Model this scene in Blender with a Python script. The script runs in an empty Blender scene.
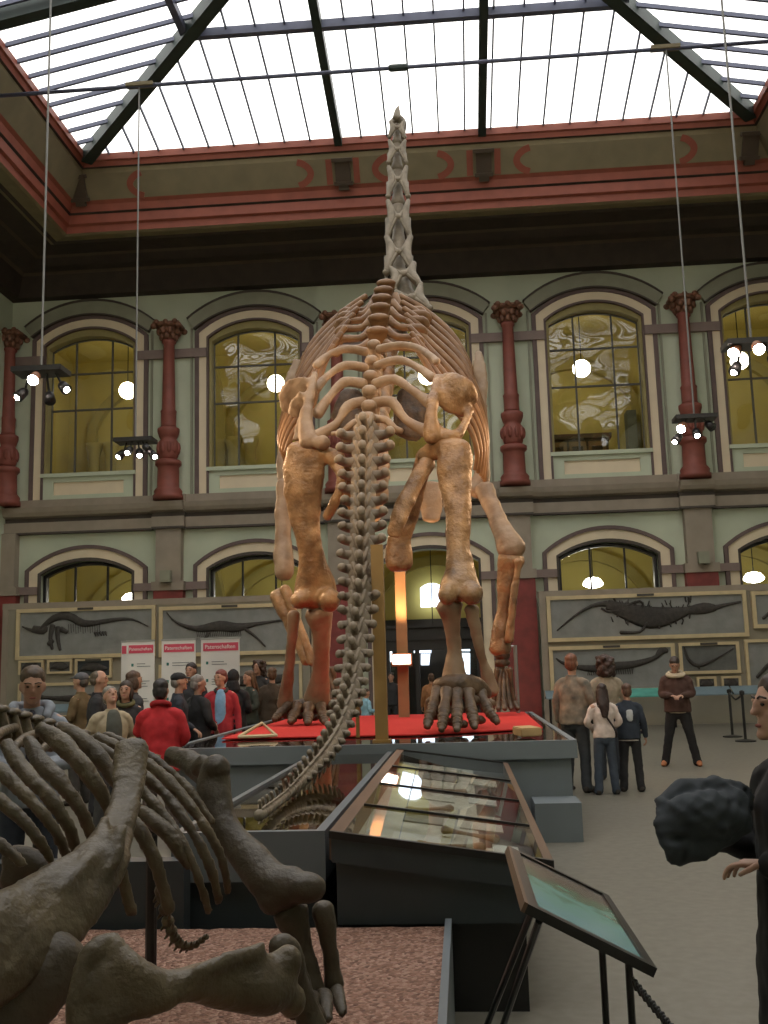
import bpy, bmesh, math, random
from mathutils import Vector as V, Matrix, noise, Quaternion
from mathutils.geometry import tessellate_polygon
random.seed(7)
D = bpy.data; SC = bpy.context.scene
COL = SC.collection
PI = math.pi

# ------------------------------------------------------------------ camera
FPX = 1014.7; PITCH = .155; ROLL = .0277; YAW = .0731; EYE = V((0, 0, 1.58))
_cy, _sy = math.cos(YAW), math.sin(YAW)
FWD = V((-_sy*math.cos(PITCH), _cy*math.cos(PITCH), math.sin(PITCH)))
_r = V((_cy, _sy, 0)); _u = _r.cross(FWD)
RGT = _r*math.cos(ROLL) - _u*math.sin(ROLL)
UPV = _r*math.sin(ROLL) + _u*math.cos(ROLL)
cd = D.cameras.new('camera'); cam = D.objects.new('camera', cd); COL.objects.link(cam)
cd.sensor_fit = 'HORIZONTAL'; cd.sensor_width = 36; cd.lens = FPX/768*36
cd.clip_start = .05; cd.clip_end = 200
m = Matrix.Identity(4)
for i in range(3):
    m[i][0] = RGT[i]; m[i][1] = UPV[i]; m[i][2] = -FWD[i]; m[i][3] = EYE[i]
cam.matrix_world = m
SC.camera = cam
FK = 1.0
def P3(x, y, Y):
    Y = Y*FK
    d = FWD + RGT*((x-384)/FPX) - UPV*((y-512)/FPX)
    return EYE + d*(Y/d.y)

# ------------------------------------------------------------------ materials
def nodes(name):
    mt = D.materials.new(name); mt.use_nodes = True
    nt = mt.node_tree; return mt, nt, nt.nodes['Principled BSDF']
def mat(name, col, rough=.6, var=.12, scale=8, bump=0., metal=0., spec=.5, detail=4, col2=None, stretch=None, bscale=None):
    mt, nt, b = nodes(name)
    b.inputs['Roughness'].default_value = rough; b.inputs['Metallic'].default_value = metal
    b.inputs['Specular IOR Level'].default_value = spec
    tc = nt.nodes.new('ShaderNodeTexCoord'); mp = nt.nodes.new('ShaderNodeMapping')
    nt.links.new(tc.outputs['Object'], mp.inputs[0])
    if stretch: mp.inputs['Scale'].default_value = stretch
    n = nt.nodes.new('ShaderNodeTexNoise'); n.inputs['Scale'].default_value = scale; n.inputs['Detail'].default_value = detail
    nt.links.new(mp.outputs[0], n.inputs['Vector'])
    r = nt.nodes.new('ShaderNodeValToRGB')
    c2 = col2 or tuple(min(1, c*(1+var)) for c in col)
    c1 = tuple(c*(1-var) for c in col) if not col2 else col
    r.color_ramp.elements[0].position = .3; r.color_ramp.elements[1].position = .7
    r.color_ramp.elements[0].color = (*c1, 1); r.color_ramp.elements[1].color = (*c2, 1)
    nt.links.new(n.outputs['Fac'], r.inputs['Fac']); nt.links.new(r.outputs['Color'], b.inputs['Base Color'])
    if bump:
        bp = nt.nodes.new('ShaderNodeBump'); bp.inputs['Strength'].default_value = bump; bp.inputs['Distance'].default_value = .02
        n2 = nt.nodes.new('ShaderNodeTexNoise'); n2.inputs['Scale'].default_value = bscale or scale*3; n2.inputs['Detail'].default_value = 6
        nt.links.new(mp.outputs[0], n2.inputs['Vector'])
        nt.links.new(n2.outputs['Fac'], bp.inputs['Height']); nt.links.new(bp.outputs['Normal'], b.inputs['Normal'])
    return mt
def emis(name, col, st):
    mt, nt, b = nodes(name)
    b.inputs['Base Color'].default_value = (*col, 1)
    b.inputs['Emission Color'].default_value = (*col, 1); b.inputs['Emission Strength'].default_value = st
    return mt
def glass(name, tint=(.9, .92, .88), wave=0., wscale=1., gl=1.0, rough=.01, ior=1.5):
    mt, nt, b = nodes(name); nt.nodes.remove(b)
    out = nt.nodes['Material Output']
    tr = nt.nodes.new('ShaderNodeBsdfTransparent'); tr.inputs[0].default_value = (*tint, 1)
    g = nt.nodes.new('ShaderNodeBsdfGlossy'); g.inputs['Roughness'].default_value = rough
    g.inputs['Color'].default_value = (gl, gl, gl, 1)
    fr = nt.nodes.new('ShaderNodeFresnel'); fr.inputs['IOR'].default_value = ior
    mx = nt.nodes.new('ShaderNodeMixShader')
    ge = nt.nodes.new('ShaderNodeNewGeometry'); mb = nt.nodes.new('ShaderNodeMath'); mb.operation = 'SUBTRACT'; mb.inputs[0].default_value = 1; nt.links.new(ge.outputs['Backfacing'], mb.inputs[1])
    mm = nt.nodes.new('ShaderNodeMath'); mm.operation = 'MULTIPLY'; nt.links.new(fr.outputs[0], mm.inputs[0]); nt.links.new(mb.outputs[0], mm.inputs[1])
    nt.links.new(mm.outputs[0], mx.inputs[0]); nt.links.new(tr.outputs[0], mx.inputs[1]); nt.links.new(g.outputs[0], mx.inputs[2])
    nt.links.new(mx.outputs[0], out.inputs['Surface'])
    if wave:
        tc = nt.nodes.new('ShaderNodeTexCoord'); n = nt.nodes.new('ShaderNodeTexNoise'); n.inputs['Scale'].default_value = wscale
        n.inputs['Detail'].default_value = 1
        bp = nt.nodes.new('ShaderNodeBump'); bp.inputs['Strength'].default_value = 1; bp.inputs['Distance'].default_value = wave
        nt.links.new(tc.outputs['Object'], n.inputs['Vector']); nt.links.new(n.outputs['Fac'], bp.inputs['Height'])
        nt.links.new(bp.outputs[0], g.inputs['Normal'])
    return mt
M = {}
M['wall'] = mat('sage_paint', (.50, .54, .41), .8, .06, 1.2)
M['mauve'] = mat('mauve_brown_paint', (.125, .085, .078), .7, .1, 3)
M['mauve2'] = mat('mauve_stone', (.22, .16, .14), .7, .1, 3)
M['beige'] = mat('beige_paint', (.72, .60, .43), .7, .05, 2)
M['hood'] = mat('olive_grey_paint', (.26, .26, .19), .7, .08, 3)
M['olive'] = mat('olive_paint', (.30, .25, .10), .7, .08, 3)
M['red'] = mat('red_oxide_paint', (.22, .06, .042), .6, .12, 4)
M['dred'] = mat('dark_red_marble', (.22, .035, .03), .5, .2, 4)
M['ledge'] = mat('umber_stone', (.30, .25, .195), .75, .08, 3)
M['ledge2'] = mat('dark_umber', (.07, .055, .045), .75, .1, 3)
M['corn_red'] = mat('cornice_red', (.26, .068, .04), .6, .12, 3)
M['corn_shade'] = mat('cornice_shade', (.038, .026, .018), .8, .2, 3)  # dark tone paints in the shade under the cornice
M['corn_olive'] = mat('cornice_olive', (.20, .16, .085), .7, .1, 3)
M['frieze'] = mat('frieze_ochre_grey', (.20, .165, .095), .8, .1, 2)
M['capital'] = mat('gilded_capital', (.19, .085, .048), .6, .45, 14, .6)
M['iron'] = mat('dark_green_iron', (.02, .035, .03), .5, .2, 4)
M['bar'] = mat('blue_grey_bar', (.09, .10, .16), .5, .1, 4)
M['bars_win'] = mat('window_bar_grey', (.09, .085, .07), .6, .1, 4)
M['gal_wall'] = mat('gallery_ochre', (.60, .50, .15), .8, .06, 1.5)
M['gal_rib'] = mat('gallery_rib_ochre', (.42, .35, .11), .8, .08, 2)
M['gal_dark'] = mat('gallery_pilaster_brown', (.25, .16, .06), .7, .1, 3)
M['gal_grey'] = mat('gallery_arch_grey', (.12, .13, .10), .8, .1, 3)
M['cabinet'] = mat('cabinet_brown', (.10, .065, .03), .6, .2, 6)
M['floor'] = None
M['plinth'] = mat('plinth_blue_grey', (.175, .20, .215), .6, .06, 3)
M['case_dark'] = mat('case_charcoal', (.035, .042, .047), .55, .1, 4)
M['case_rim'] = mat('rim_blue_grey', (.145, .165, .18), .4, .06, 3)
M['black'] = mat('black_lacquer', (.012, .011, .011), .4, .2, 5)
M['wood_strip'] = mat('brown_wood', (.13, .072, .04), .45, .25, 6, stretch=(1, .15, 1))
M['blackglass'] = mat('smoked_glass_top', (.035, .03, .026), .04, .1, 3)
M['carpet'] = mat('red_carpet', (.62, .03, .025), .95, .1, 30, .3)
M['postlit'] = mat('tan_steel_post', (.34, .19, .09), .5, .1, 4)
M['postochre'] = mat('ochre_steel_post', (.32, .19, .06), .45, .1, 4)
M['postred'] = mat('red_brown_post', (.26, .11, .055), .45, .1, 4)
M['bone'] = mat('petrified_bone', (.15, .08, .035), .3, .4, 4.5, .8, col2=(.43, .26, .125), bscale=22)
M['bone_rib'] = mat('rib_bone', (.15, .07, .026), .42, .3, 4, .3, col2=(.28, .15, .065), bscale=14)
M['bone_dark'] = mat('dark_foot_bone', (.05, .03, .016), .45, .3, 8, .5, col2=(.14, .085, .045), bscale=24)
M['bone_pale'] = mat('pale_plaster_bone', (.22, .14, .08), .5, .2, 4, .4, col2=(.35, .25, .16), bscale=18)
M['bone_tail'] = mat('grey_tail_bone', (.17, .13, .09), .6, .2, 5, .3, col2=(.29, .235, .17), bscale=20)
M['bone_neck'] = mat('neck_bone', (.16, .13, .09), .6, .2, 5, .5, col2=(.30, .25, .185), bscale=18)
M['bone_fg'] = mat('charcoal_brown_bone', (.042, .030, .017), .5, .3, 7, .4, col2=(.08, .06, .036), bscale=30)
M['bone_fg2'] = mat('tan_brown_bone', (.055, .039, .021), .45, .3, 7, .5, col2=(.125, .093, .05), bscale=30)
M['board'] = mat('display_board_taupe', (.28, .25, .19), .8, .05, 2)
M['frame_y'] = mat('pale_wood_frame', (.58, .46, .27), .6, .08, 4)
M['slab'] = mat('grey_shale', (.24, .24, .225), .8, .12, 3, .3)
M['slab_d'] = mat('dark_shale', (.13, .13, .12), .8, .15, 4, .3)
M['fossil'] = mat('black_fossil', (.045, .038, .032), .7, .3, 12, .5)
M['plate'] = mat('dark_nameplate', (.06, .05, .04), .5)
M['white'] = mat('white_banner', (.72, .70, .67), .6, .02, 2)
M['pink'] = mat('crimson_header', (.62, .07, .12), .6, .04, 2)
M['ink'] = mat('grey_ink', (.18, .2, .2), .7)
M['inkgreen'] = mat('green_ink', (.03, .16, .14), .7)
M['lettering'] = mat('white_lettering', (.8, .78, .76), .7, .02)
M['alu'] = mat('brushed_metal', (.4, .4, .4), .35, .05, 4, metal=.8)
M['lamp'] = emis('globe_lamp', (1, .93, .84), 14)
M['spot'] = emis('halogen_lamp', (1, .82, .72), 60)
M['spotbox'] = emis('halogen_box', (1, .74, .6), 9)
M['day'] = emis('daylit_window', (.75, .85, 1), 2.2)
M['winglass'] = glass('window_glass', (.86, .86, .8), wave=.22, wscale=.6, ior=1.9)
M['caseglass'] = glass('case_glass', (.92, .94, .92), ior=1.42, rough=.02)
M['roofglass'] = glass('roof_glass', (.97, .98, 1.0), ior=1.2)
M['railpanel'] = mat('blue_grey_panel', (.16, .22, .25), .4, .15, 3)
M['teal'] = mat('teal_panel', (.10, .36, .30), .4, .2, 5)
M['paper'] = mat('grey_exhibit_paper', (.60, .57, .5), .7, .15, 5)
M['ochre_in'] = mat('ochre_case_lining', (.34, .25, .10), .6, .15, 3)
M['eye'] = mat('eye_dark', (.02, .012, .01), .25)
M['lip'] = mat('lip_rose', (.34, .11, .09), .5)
def brick_floor():
    mt = mat('terrazzo_floor', (.155, .142, .112), .4, .1, 14, col2=(.20, .185, .15))
    return mt
M['floor'] = brick_floor()
def gravel_mat():
    mt, nt, b = nodes('red_brown_gravel')
    tc = nt.nodes.new('ShaderNodeTexCoord'); v = nt.nodes.new('ShaderNodeTexVoronoi'); v.inputs['Scale'].default_value = 65
    nt.links.new(tc.outputs['Object'], v.inputs['Vector'])
    r = nt.nodes.new('ShaderNodeValToRGB'); e = r.color_ramp.elements
    e[0].color = (.13, .065, .045, 1); e[1].color = (.52, .33, .25, 1); e.new(.5).color = (.31, .16, .11, 1)
    nt.links.new(v.outputs['Color'], r.inputs['Fac']); nt.links.new(r.outputs['Color'], b.inputs['Base Color'])
    b.inputs['Roughness'].default_value = .9
    bp = nt.nodes.new('ShaderNodeBump'); bp.inputs['Strength'].default_value = 1; bp.inputs['Distance'].default_value = .02; bp.invert = True
    nt.links.new(v.outputs['Distance'], bp.inputs['Height']); nt.links.new(bp.outputs[0], b.inputs['Normal'])
    return mt
M['gravel'] = gravel_mat()
def picture_mat():
    mt, nt, b = nodes('painted_river_scene')
    tc = nt.nodes.new('ShaderNodeTexCoord'); sp = nt.nodes.new('ShaderNodeSeparateXYZ'); nt.links.new(tc.outputs['Object'], sp.inputs[0])
    n = nt.nodes.new('ShaderNodeTexNoise'); n.inputs['Scale'].default_value = 9; nt.links.new(tc.outputs['Object'], n.inputs['Vector'])
    ma = nt.nodes.new('ShaderNodeMath'); ma.operation = 'MULTIPLY_ADD'; ma.inputs[1].default_value = .95; ma.inputs[2].default_value = .3
    nt.links.new(sp.outputs['Z'], ma.inputs[0])
    m2 = nt.nodes.new('ShaderNodeMath'); m2.operation = 'MULTIPLY_ADD'; m2.inputs[1].default_value = .55
    nt.links.new(n.outputs['Fac'], m2.inputs[0]); nt.links.new(ma.outputs[0], m2.inputs[2])
    r = nt.nodes.new('ShaderNodeValToRGB'); e = r.color_ramp.elements
    e[0].position = .25; e[0].color = (.17, .33, .34, 1); e[1].position = 1.15 if False else 1; e[1].color = (.16, .14, .12, 1)
    e.new(.55).color = (.16, .34, .29, 1); e.new(.7).color = (.10, .17, .10, 1); e.new(.82).color = (.15, .11, .09, 1)
    nt.links.new(m2.outputs[0], r.inputs['Fac']); nt.links.new(r.outputs['Color'], b.inputs['Base Color'])
    b.inputs['Roughness'].default_value = .25
    return mt
M['picture'] = picture_mat()
_mc = {}
def cloth(col, var=.12, rough=.85):
    k = (tuple(col), var)
    if k not in _mc: _mc[k] = mat('cloth_%d' % len(_mc), col, rough, var, 20)
    return _mc[k]
def skinm(col=(.45, .25, .17)):
    k = ('s', col)
    if k not in _mc: _mc[k] = mat('skin_%d' % len(_mc), col, .5, .06, 30)
    return _mc[k]
def hairm(col):
    k = ('h', col)
    if k not in _mc: _mc[k] = mat('hair_%d' % len(_mc), col, .55, .4, 40, stretch=(1, 1, .2))
    return _mc[k]

# ------------------------------------------------------------------ object helpers
def root_loc(p):
    while p.parent: p = p.parent
    return p.location.copy()
def link(name, bm, mats, parent=None, smooth=False, local=False, bevel=0):
    """ONE mesh object. Coordinates in bm are world ones unless local; parts are stored relative to their thing."""
    if bevel:
        bmesh.ops.bevel(bm, geom=[e for e in bm.edges if len(e.link_faces) == 2 and e.calc_face_angle(0) > .6], offset=bevel, segments=2, affect='EDGES', clamp_overlap=True)
    me = D.meshes.new(name); bm.normal_update(); bm.to_mesh(me); bm.free()
    o = D.objects.new(name, me); COL.objects.link(o)
    for mm in (mats if isinstance(mats, (list, tuple)) else [mats]): me.materials.append(M[mm] if isinstance(mm, str) else mm)
    if smooth:
        for p in me.polygons: p.use_smooth = True
    if parent:
        if not local: me.transform(Matrix.Translation(-root_loc(parent)))
        o.parent = parent
    elif not local:
        xs = [v.co for v in me.vertices]
        lo = V((min(c[i] for c in xs) for i in range(3))); hi = V((max(c[i] for c in xs) for i in range(3)))
        b = V(((lo.x+hi.x)/2, (lo.y+hi.y)/2, lo.z))
        me.transform(Matrix.Translation(-b)); o.location = b
    return o
def thing(name, label, cat, loc, group=None, rz=0):
    o = D.objects.new(name, None); COL.objects.link(o); o.location = loc; o.rotation_euler = (0, 0, rz); o.empty_display_size = .1
    return tag(o, label, cat, group)
def tag(o, label, cat, group=None):
    o['label'] = label; o['category'] = cat
    if group: o['group'] = group
    return o
def struct(o): o['kind'] = 'structure'; return o
def sroot(name, loc):
    o = D.objects.new(name, None); COL.objects.link(o); o.location = loc; return struct(o)
def NB(): return bmesh.new()
def box(bm, a, b, mi=0):
    x0, y0, z0 = a; x1, y1, z1 = b
    vs = [bm.verts.new(p) for p in ((x0,y0,z0),(x1,y0,z0),(x1,y1,z0),(x0,y1,z0),(x0,y0,z1),(x1,y0,z1),(x1,y1,z1),(x0,y1,z1))]
    for f in ((3,2,1,0),(4,5,6,7),(0,1,5,4),(1,2,6,5),(2,3,7,6),(3,0,4,7)):
        bm.faces.new([vs[i] for i in f]).material_index = mi
    return bm
def hexa(bm, p, mi=0):
    """8 points: bottom 4 ccw, top 4 ccw"""
    vs = [bm.verts.new(q) for q in p]
    for f in ((3,2,1,0),(4,5,6,7),(0,1,5,4),(1,2,6,5),(2,3,7,6),(3,0,4,7)):
        bm.faces.new([vs[i] for i in f]).material_index = mi
def slab(bm, loops, y0, y1, xf=None, mi=0):
    """polygon (with holes) in XZ extruded along Y from y0 to y1"""
    vl = [[V((x, z, 0)) for x, z in L] for L in loops]
    tris = tessellate_polygon(vl)
    flat = [p for L in loops for p in L]
    f = xf or (lambda p: p)
    A = [bm.verts.new(f(V((x, y0, z)))) for x, z in flat]; B = [bm.verts.new(f(V((x, y1, z)))) for x, z in flat]
    def nf(vs):
        try: bm.faces.new(vs).material_index = mi
        except ValueError: pass
    for t in tris:
        nf([A[i] for i in t]); nf([B[i] for i in reversed(t)])
    k = 0
    for L in loops:
        n = len(L)
        for i in range(n):
            a, b = k+i, k+(i+1) % n
            nf([A[a], A[b], B[b], B[a]])
        k += n
    bmesh.ops.recalc_face_normals(bm, faces=bm.faces[:])
    return bm
def arcpts(xc, hw, zs, za, n=18):
    h = za-zs; R = (hw*hw+h*h)/(2*h); cz = za-R
    a0 = math.atan2(zs-cz, -hw); a1 = math.atan2(zs-cz, hw)
    return [(xc+R*math.cos(a0+(a1-a0)*i/n), cz+R*math.sin(a0+(a1-a0)*i/n)) for i in range(n+1)]
def arch(xc, hw, zb, zs, za, n=18): return [(xc-hw, zb)] + arcpts(xc, hw, zs, za, n) + [(xc+hw, zb)]
def uband(xc, o, i, zb):
    """U shaped band: o=(hw,zs,za) i=(hw,zs,za)"""
    return arch(xc, o[0], zb, o[1], o[2]) + arch(xc, i[0], zb, i[1], i[2])[::-1]
def catmull(pts, k):
    if len(pts) < 3 or k < 2: 
        return pts
    out = []
    n = len(pts)
    for i in range(n-1):
        p0, p1, p2, p3 = pts[max(i-1, 0)], pts[i], pts[i+1], pts[min(i+2, n-1)]
        for j in range(k):
            t = j/k
            out.append([.5*((2*b)+(-a+c)*t+(2*a-5*b+4*c-d)*t*t+(-a+3*b-3*c+d)*t**3) for a, b, c, d in zip(p0, p1, p2, p3)])
    out.append(list(pts[-1])); return out
def sweep(bm, pts, rad, n=10, k=3, view=None, cap=True, mi=0):
    """tapered tube; rad = r or (a,b): a across, b along 'view' axis"""
    R = [(r, r) if not isinstance(r, (tuple, list)) else tuple(r) for r in rad]
    full = catmull([[*p, *r] for p, r in zip(pts, R)], k)
    C = [V(q[:3]) for q in full]; RR = [(max(q[3], 1e-4), max(q[4], 1e-4)) for q in full]
    if cap:
        t0 = (C[0]-C[1]).normalized(); t1 = (C[-1]-C[-2]).normalized()
        a = min(RR[0]); b = min(RR[-1])
        C = [C[0]+t0*a*.8, C[0]+t0*a*.45] + C + [C[-1]+t1*b*.45, C[-1]+t1*b*.8]
        RR = [(RR[0][0]*.3, RR[0][1]*.3), (RR[0][0]*.8, RR[0][1]*.8)] + RR + [(RR[-1][0]*.8, RR[-1][1]*.8), (RR[-1][0]*.3, RR[-1][1]*.3)]
    vv = V(view) if view is not None else V((.13, .97, .21))
    rings = []; pa = None
    for i, c in enumerate(C):
        t = (C[min(i+1, len(C)-1)]-C[max(i-1, 0)])
        if t.length < 1e-9: t = V((0, 0, 1))
        t.normalize()
        a = t.cross(vv)
        if a.length < .15: a = (pa - t*pa.dot(t)) if pa else t.orthogonal()
        a.normalize()
        if pa and a.dot(pa) < 0: a = -a
        pa = a; b = a.cross(t)
        ra, rb = RR[i]
        rings.append([bm.verts.new(c + a*(ra*math.cos(2*PI*j/n)) + b*(rb*math.sin(2*PI*j/n))) for j in range(n)])
    for i in range(len(rings)-1):
        for j in range(n):
            f = bm.faces.new((rings[i][j], rings[i][(j+1) % n], rings[i+1][(j+1) % n], rings[i+1][j])); f.material_index = mi
    bm.faces.new(rings[0][::-1]).material_index = mi; bm.faces.new(rings[-1]).material_index = mi
    return bm
def ell(bm, c, r, rot=None, seg=12, mi=0):
    r = (r, r, r) if not isinstance(r, (tuple, list)) else r
    mx = Matrix.Translation(V(c)) @ (rot.to_4x4() if rot else Matrix.Identity(4)) @ Matrix.Diagonal((*r, 1))
    g = bmesh.ops.create_uvsphere(bm, u_segments=seg, v_segments=max(6, seg*2//3), radius=1, matrix=mx)
    for v in g['verts']:
        for f in v.link_faces: f.material_index = mi
    return bm
def lathe(bm, xc, yc, prof, n=20, mi=0):
    rings = [[bm.verts.new((xc+r*math.cos(2*PI*j/n), yc+r*math.sin(2*PI*j/n), z)) for j in range(n)] for r, z in prof]
    for i in range(len(rings)-1):
        for j in range(n):
            bm.faces.new((rings[i][j], rings[i][(j+1) % n], rings[i+1][(j+1) % n], rings[i+1][j])).material_index = mi
    bm.faces.new(rings[0][::-1]).material_index = mi; bm.faces.new(rings[-1]).material_index = mi
    return bm
def rod(bm, a, b, r, n=8, mi=0): return sweep(bm, [V(a), V(b)], [r, r], n=n, cap=False, mi=mi)
def beam(bm, a, b, w, h, mi=0):
    a = V(a); b = V(b); t = (b-a).normalized(); s = t.cross(V((0, 0, 1)))
    if s.length < 1e-3: s = V((1, 0, 0))
    s.normalize(); u = s.cross(t)
    q = [p + s*(w/2*i) + u*(h/2*j) for p in (a, b) for i, j in ((-1, -1), (1, -1), (1, 1), (-1, 1))]
    hexa(bm, q, mi); bmesh.ops.recalc_face_normals(bm, faces=bm.faces[:])
_tmp = None
def fuse(bm, vox, noise_amp=0, nf=5., smooth=2):
    """merge overlapping shapes into one continuous surface"""
    me = D.meshes.new('t'); bm.to_mesh(me); bm.free()
    o = D.objects.new('t', me); COL.objects.link(o)
    r = o.modifiers.new('r', 'REMESH'); r.mode = 'VOXEL'; r.voxel_size = vox
    if smooth:
        s = o.modifiers.new('s', 'SMOOTH'); s.iterations = smooth; s.factor = .5
    dg = bpy.context.evaluated_depsgraph_get(); dg.update()
    ev = o.evaluated_get(dg); m2 = D.meshes.new_from_object(ev)
    out = bmesh.new(); out.from_mesh(m2)
    D.objects.remove(o); D.meshes.remove(me); D.meshes.remove(m2)
    if noise_amp:
        out.normal_update()
        for v in out.verts:
            q = v.co*nf
            v.co += v.normal*(noise_amp*(noise.noise(q)+.5*noise.noise(q*2.3)))
    return out
def pbone(bm, L, flat=.8, n=10, k=3, mi=0):
    """bone drawn through points (px, py, depth, half width in px[, flat])"""
    pts = [P3(q[0], q[1], q[2]) for q in L]
    rad = []
    for q in L:
        a = q[3]*q[2]*FK/FPX; fl = q[4] if len(q) > 4 else flat
        rad.append((a, a*fl))
    mid = sum(pts, V((0, 0, 0)))/len(pts)
    return sweep(bm, pts, rad, n=n, k=k, view=(mid-EYE).normalized(), mi=mi)
# ================================================================== the setting
XL, XR, YB, YF = -12.96, 11.3, 28.0, -6.0
BAY = 4.867; XC = [-10.553+BAY*k for k in range(5)]; COLX = [-10.553-BAY/2+BAY*k for k in range(6)]
W0 = 12.75
struct(link('floor', box(NB(), (XL-1, YF-1, -.3), (XR+1, 36, 0)), 'floor'))
# --- back wall with two rows of arched openings
holes = []
for k, xc in enumerate(XC):
    holes.append(arch(xc, 1.36, 6.68, 11.3, 11.78))
    holes.append(arch(xc, 1.36, .0 if k == 2 else .9, 4.52, 4.9))
hl = []
outer = [(XL-.6, 0), (XL-.6, 17), (XR+.6, 17), (XR+.6, 0)]
door = holes[5]
outer = [(XL-.6, 0), (XL-.6, 17), (XR+.6, 17), (XR+.6, 0), *door[::-1]]
hl = [h for i, h in enumerate(holes) if i != 5]
bm = slab(NB(), [outer, *hl], YB, YB+.5)
struct(link('wall_back', bm, 'wall'))
struct(link('wall_left', box(NB(), (XL-.6, YF, 0), (XL, YB, 17)), 'wall'))
struct(link('wall_right', box(NB(), (XR, YF, 0), (XR+.6, YB, 17)), 'wall'))
struct(link('wall_front', box(NB(), (XL-.6, YF-.5, 0), (XR+.6, YF, 17)), 'wall'))
# --- galleries behind the windows
g = NB()
box(g, (XL-.6, 34, 0), (XR+.6, 34.4, 13.2)); box(g, (XL-1, YB+.5, 0), (XL-.6, 34, 13.2)); box(g, (XR+.6, YB+.5, 0), (XR+1, 34, 13.2))
struct(link('wall_gallery', g, 'gal_wall'))
struct(link('floor_gallery', box(NB(), (XL-.6, YB+.5, 5.75), (XR+.6, 34, 6.25)), 'gal_wall')); struct(link('ceiling_gallery', box(NB(), (XL-.6, YB+.5, 12.7), (XR+.6, 34, 13.2)), 'gal_wall'))
g = NB()
for k, xc in enumerate(XC):
    for z0, zs, za in ((6.3, 10.2, 11.9), (0, 3.7, 5.35)):
        slab(g, [uband(xc, (2.25, zs, za), (1.95, zs, za-.35), z0)], 33.75, 34.05)
for x in COLX[1:5]:
    for z0, zs, za in ((6.3, 10.0, 12.3), (0, 3.6, 5.5)):
        slab(g, [uband(31.2, (2.7, zs, za), (2.3, zs, za-.3), z0)], -.25, .25, xf=lambda p, x=x: V((x+p.y, p.x, p.z)))
struct(link('trim_1', g, 'gal_rib'))
g = NB()
for k, xc in enumerate(XC):
    slab(g, [arch(xc+.5, .85, 0, 3.2, 4.3)], 33.7, 33.78)
for x in COLX[1:5]: box(g, (x-.75, 33.3, 6.3), (x-.45, 33.9, 9.9)); 
struct(link('trim_2', g, 'gal_grey'))
g = NB()
for x in COLX[:5]:
    for dx in (.62, 1.2): lathe(g, x+dx, 33.3, [(.22, 6.25), (.2, 6.6), (.19, 9.1), (.28, 9.4), (.3, 9.55)], 14)
struct(link('trim_3', g, 'gal_rib', smooth=True))
# cabinet seen through the fourth window
cb = thing('cabinet', 'dark brown wooden cabinet seen through the arched upper window right of the skeleton', 'cabinet', (3.6, 32.6, 6.25))
link('body', box(NB(), (2.3, 32.2, 6.25), (4.9, 33.2, 8.75)), 'cabinet', cb, bevel=.03)
link('cornice', box(NB(), (2.2, 32.1, 8.75), (5.0, 33.25, 8.9)), 'cabinet', cb)
for i in range(4):
    d = NB(); slab(d, [[(2.4+i*.62, 6.4), (2.4+i*.62, 8.65), (2.95+i*.62, 8.65), (2.95+i*.62, 6.4)], [(2.5+i*.62, 6.55), (2.85+i*.62, 6.55), (2.85+i*.62, 8.5), (2.5+i*.62, 8.5)]], 32.14, 32.2)
    link('door', d, 'gal_dark', cb)
GN = ['leftmost upper window', 'second upper window from the left', 'middle upper window', 'upper window right of the skeleton', 'rightmost upper window']
GL = ['leftmost lower arch', 'second lower arch from the left', 'entrance arch behind the skeleton', 'lower arch right of the skeleton', 'rightmost lower arch']
for k, xc in enumerate(XC):
    t = thing('globe_lamp', 'glowing white globe lamp hanging behind the glass of the '+GN[k], 'lamp', (xc+.02, 31.27, 10.5), 'globe lamps in the upper gallery')
    link('globe', ell(NB(), (xc+.02, 31.27, 10.8), .28, seg=20), 'lamp', t, True)
    link('stem', rod(NB(), (xc+.02, 31.27, 11.06), (xc+.02, 31.27, 12.698), .015), 'black', t)
    if k == 2: continue
    t = thing('dome_lamp', 'glowing white dome lamp hanging in the gallery behind the '+GL[k], 'lamp', (xc+.05, 31.8, 3.9), 'dome lamps in the lower gallery')
    b = NB(); lathe(b, xc+.05, 31.8, [(.02, 3.92), (.2, 3.95), (.31, 4.02), (.30, 4.1), (.2, 4.22), (.05, 4.26)], 20)
    link('globe', b, 'lamp', t, True)
    link('stem', rod(NB(), (xc+.05, 31.8, 4.25), (xc+.05, 31.8, 5.748), .015), 'black', t)
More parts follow.
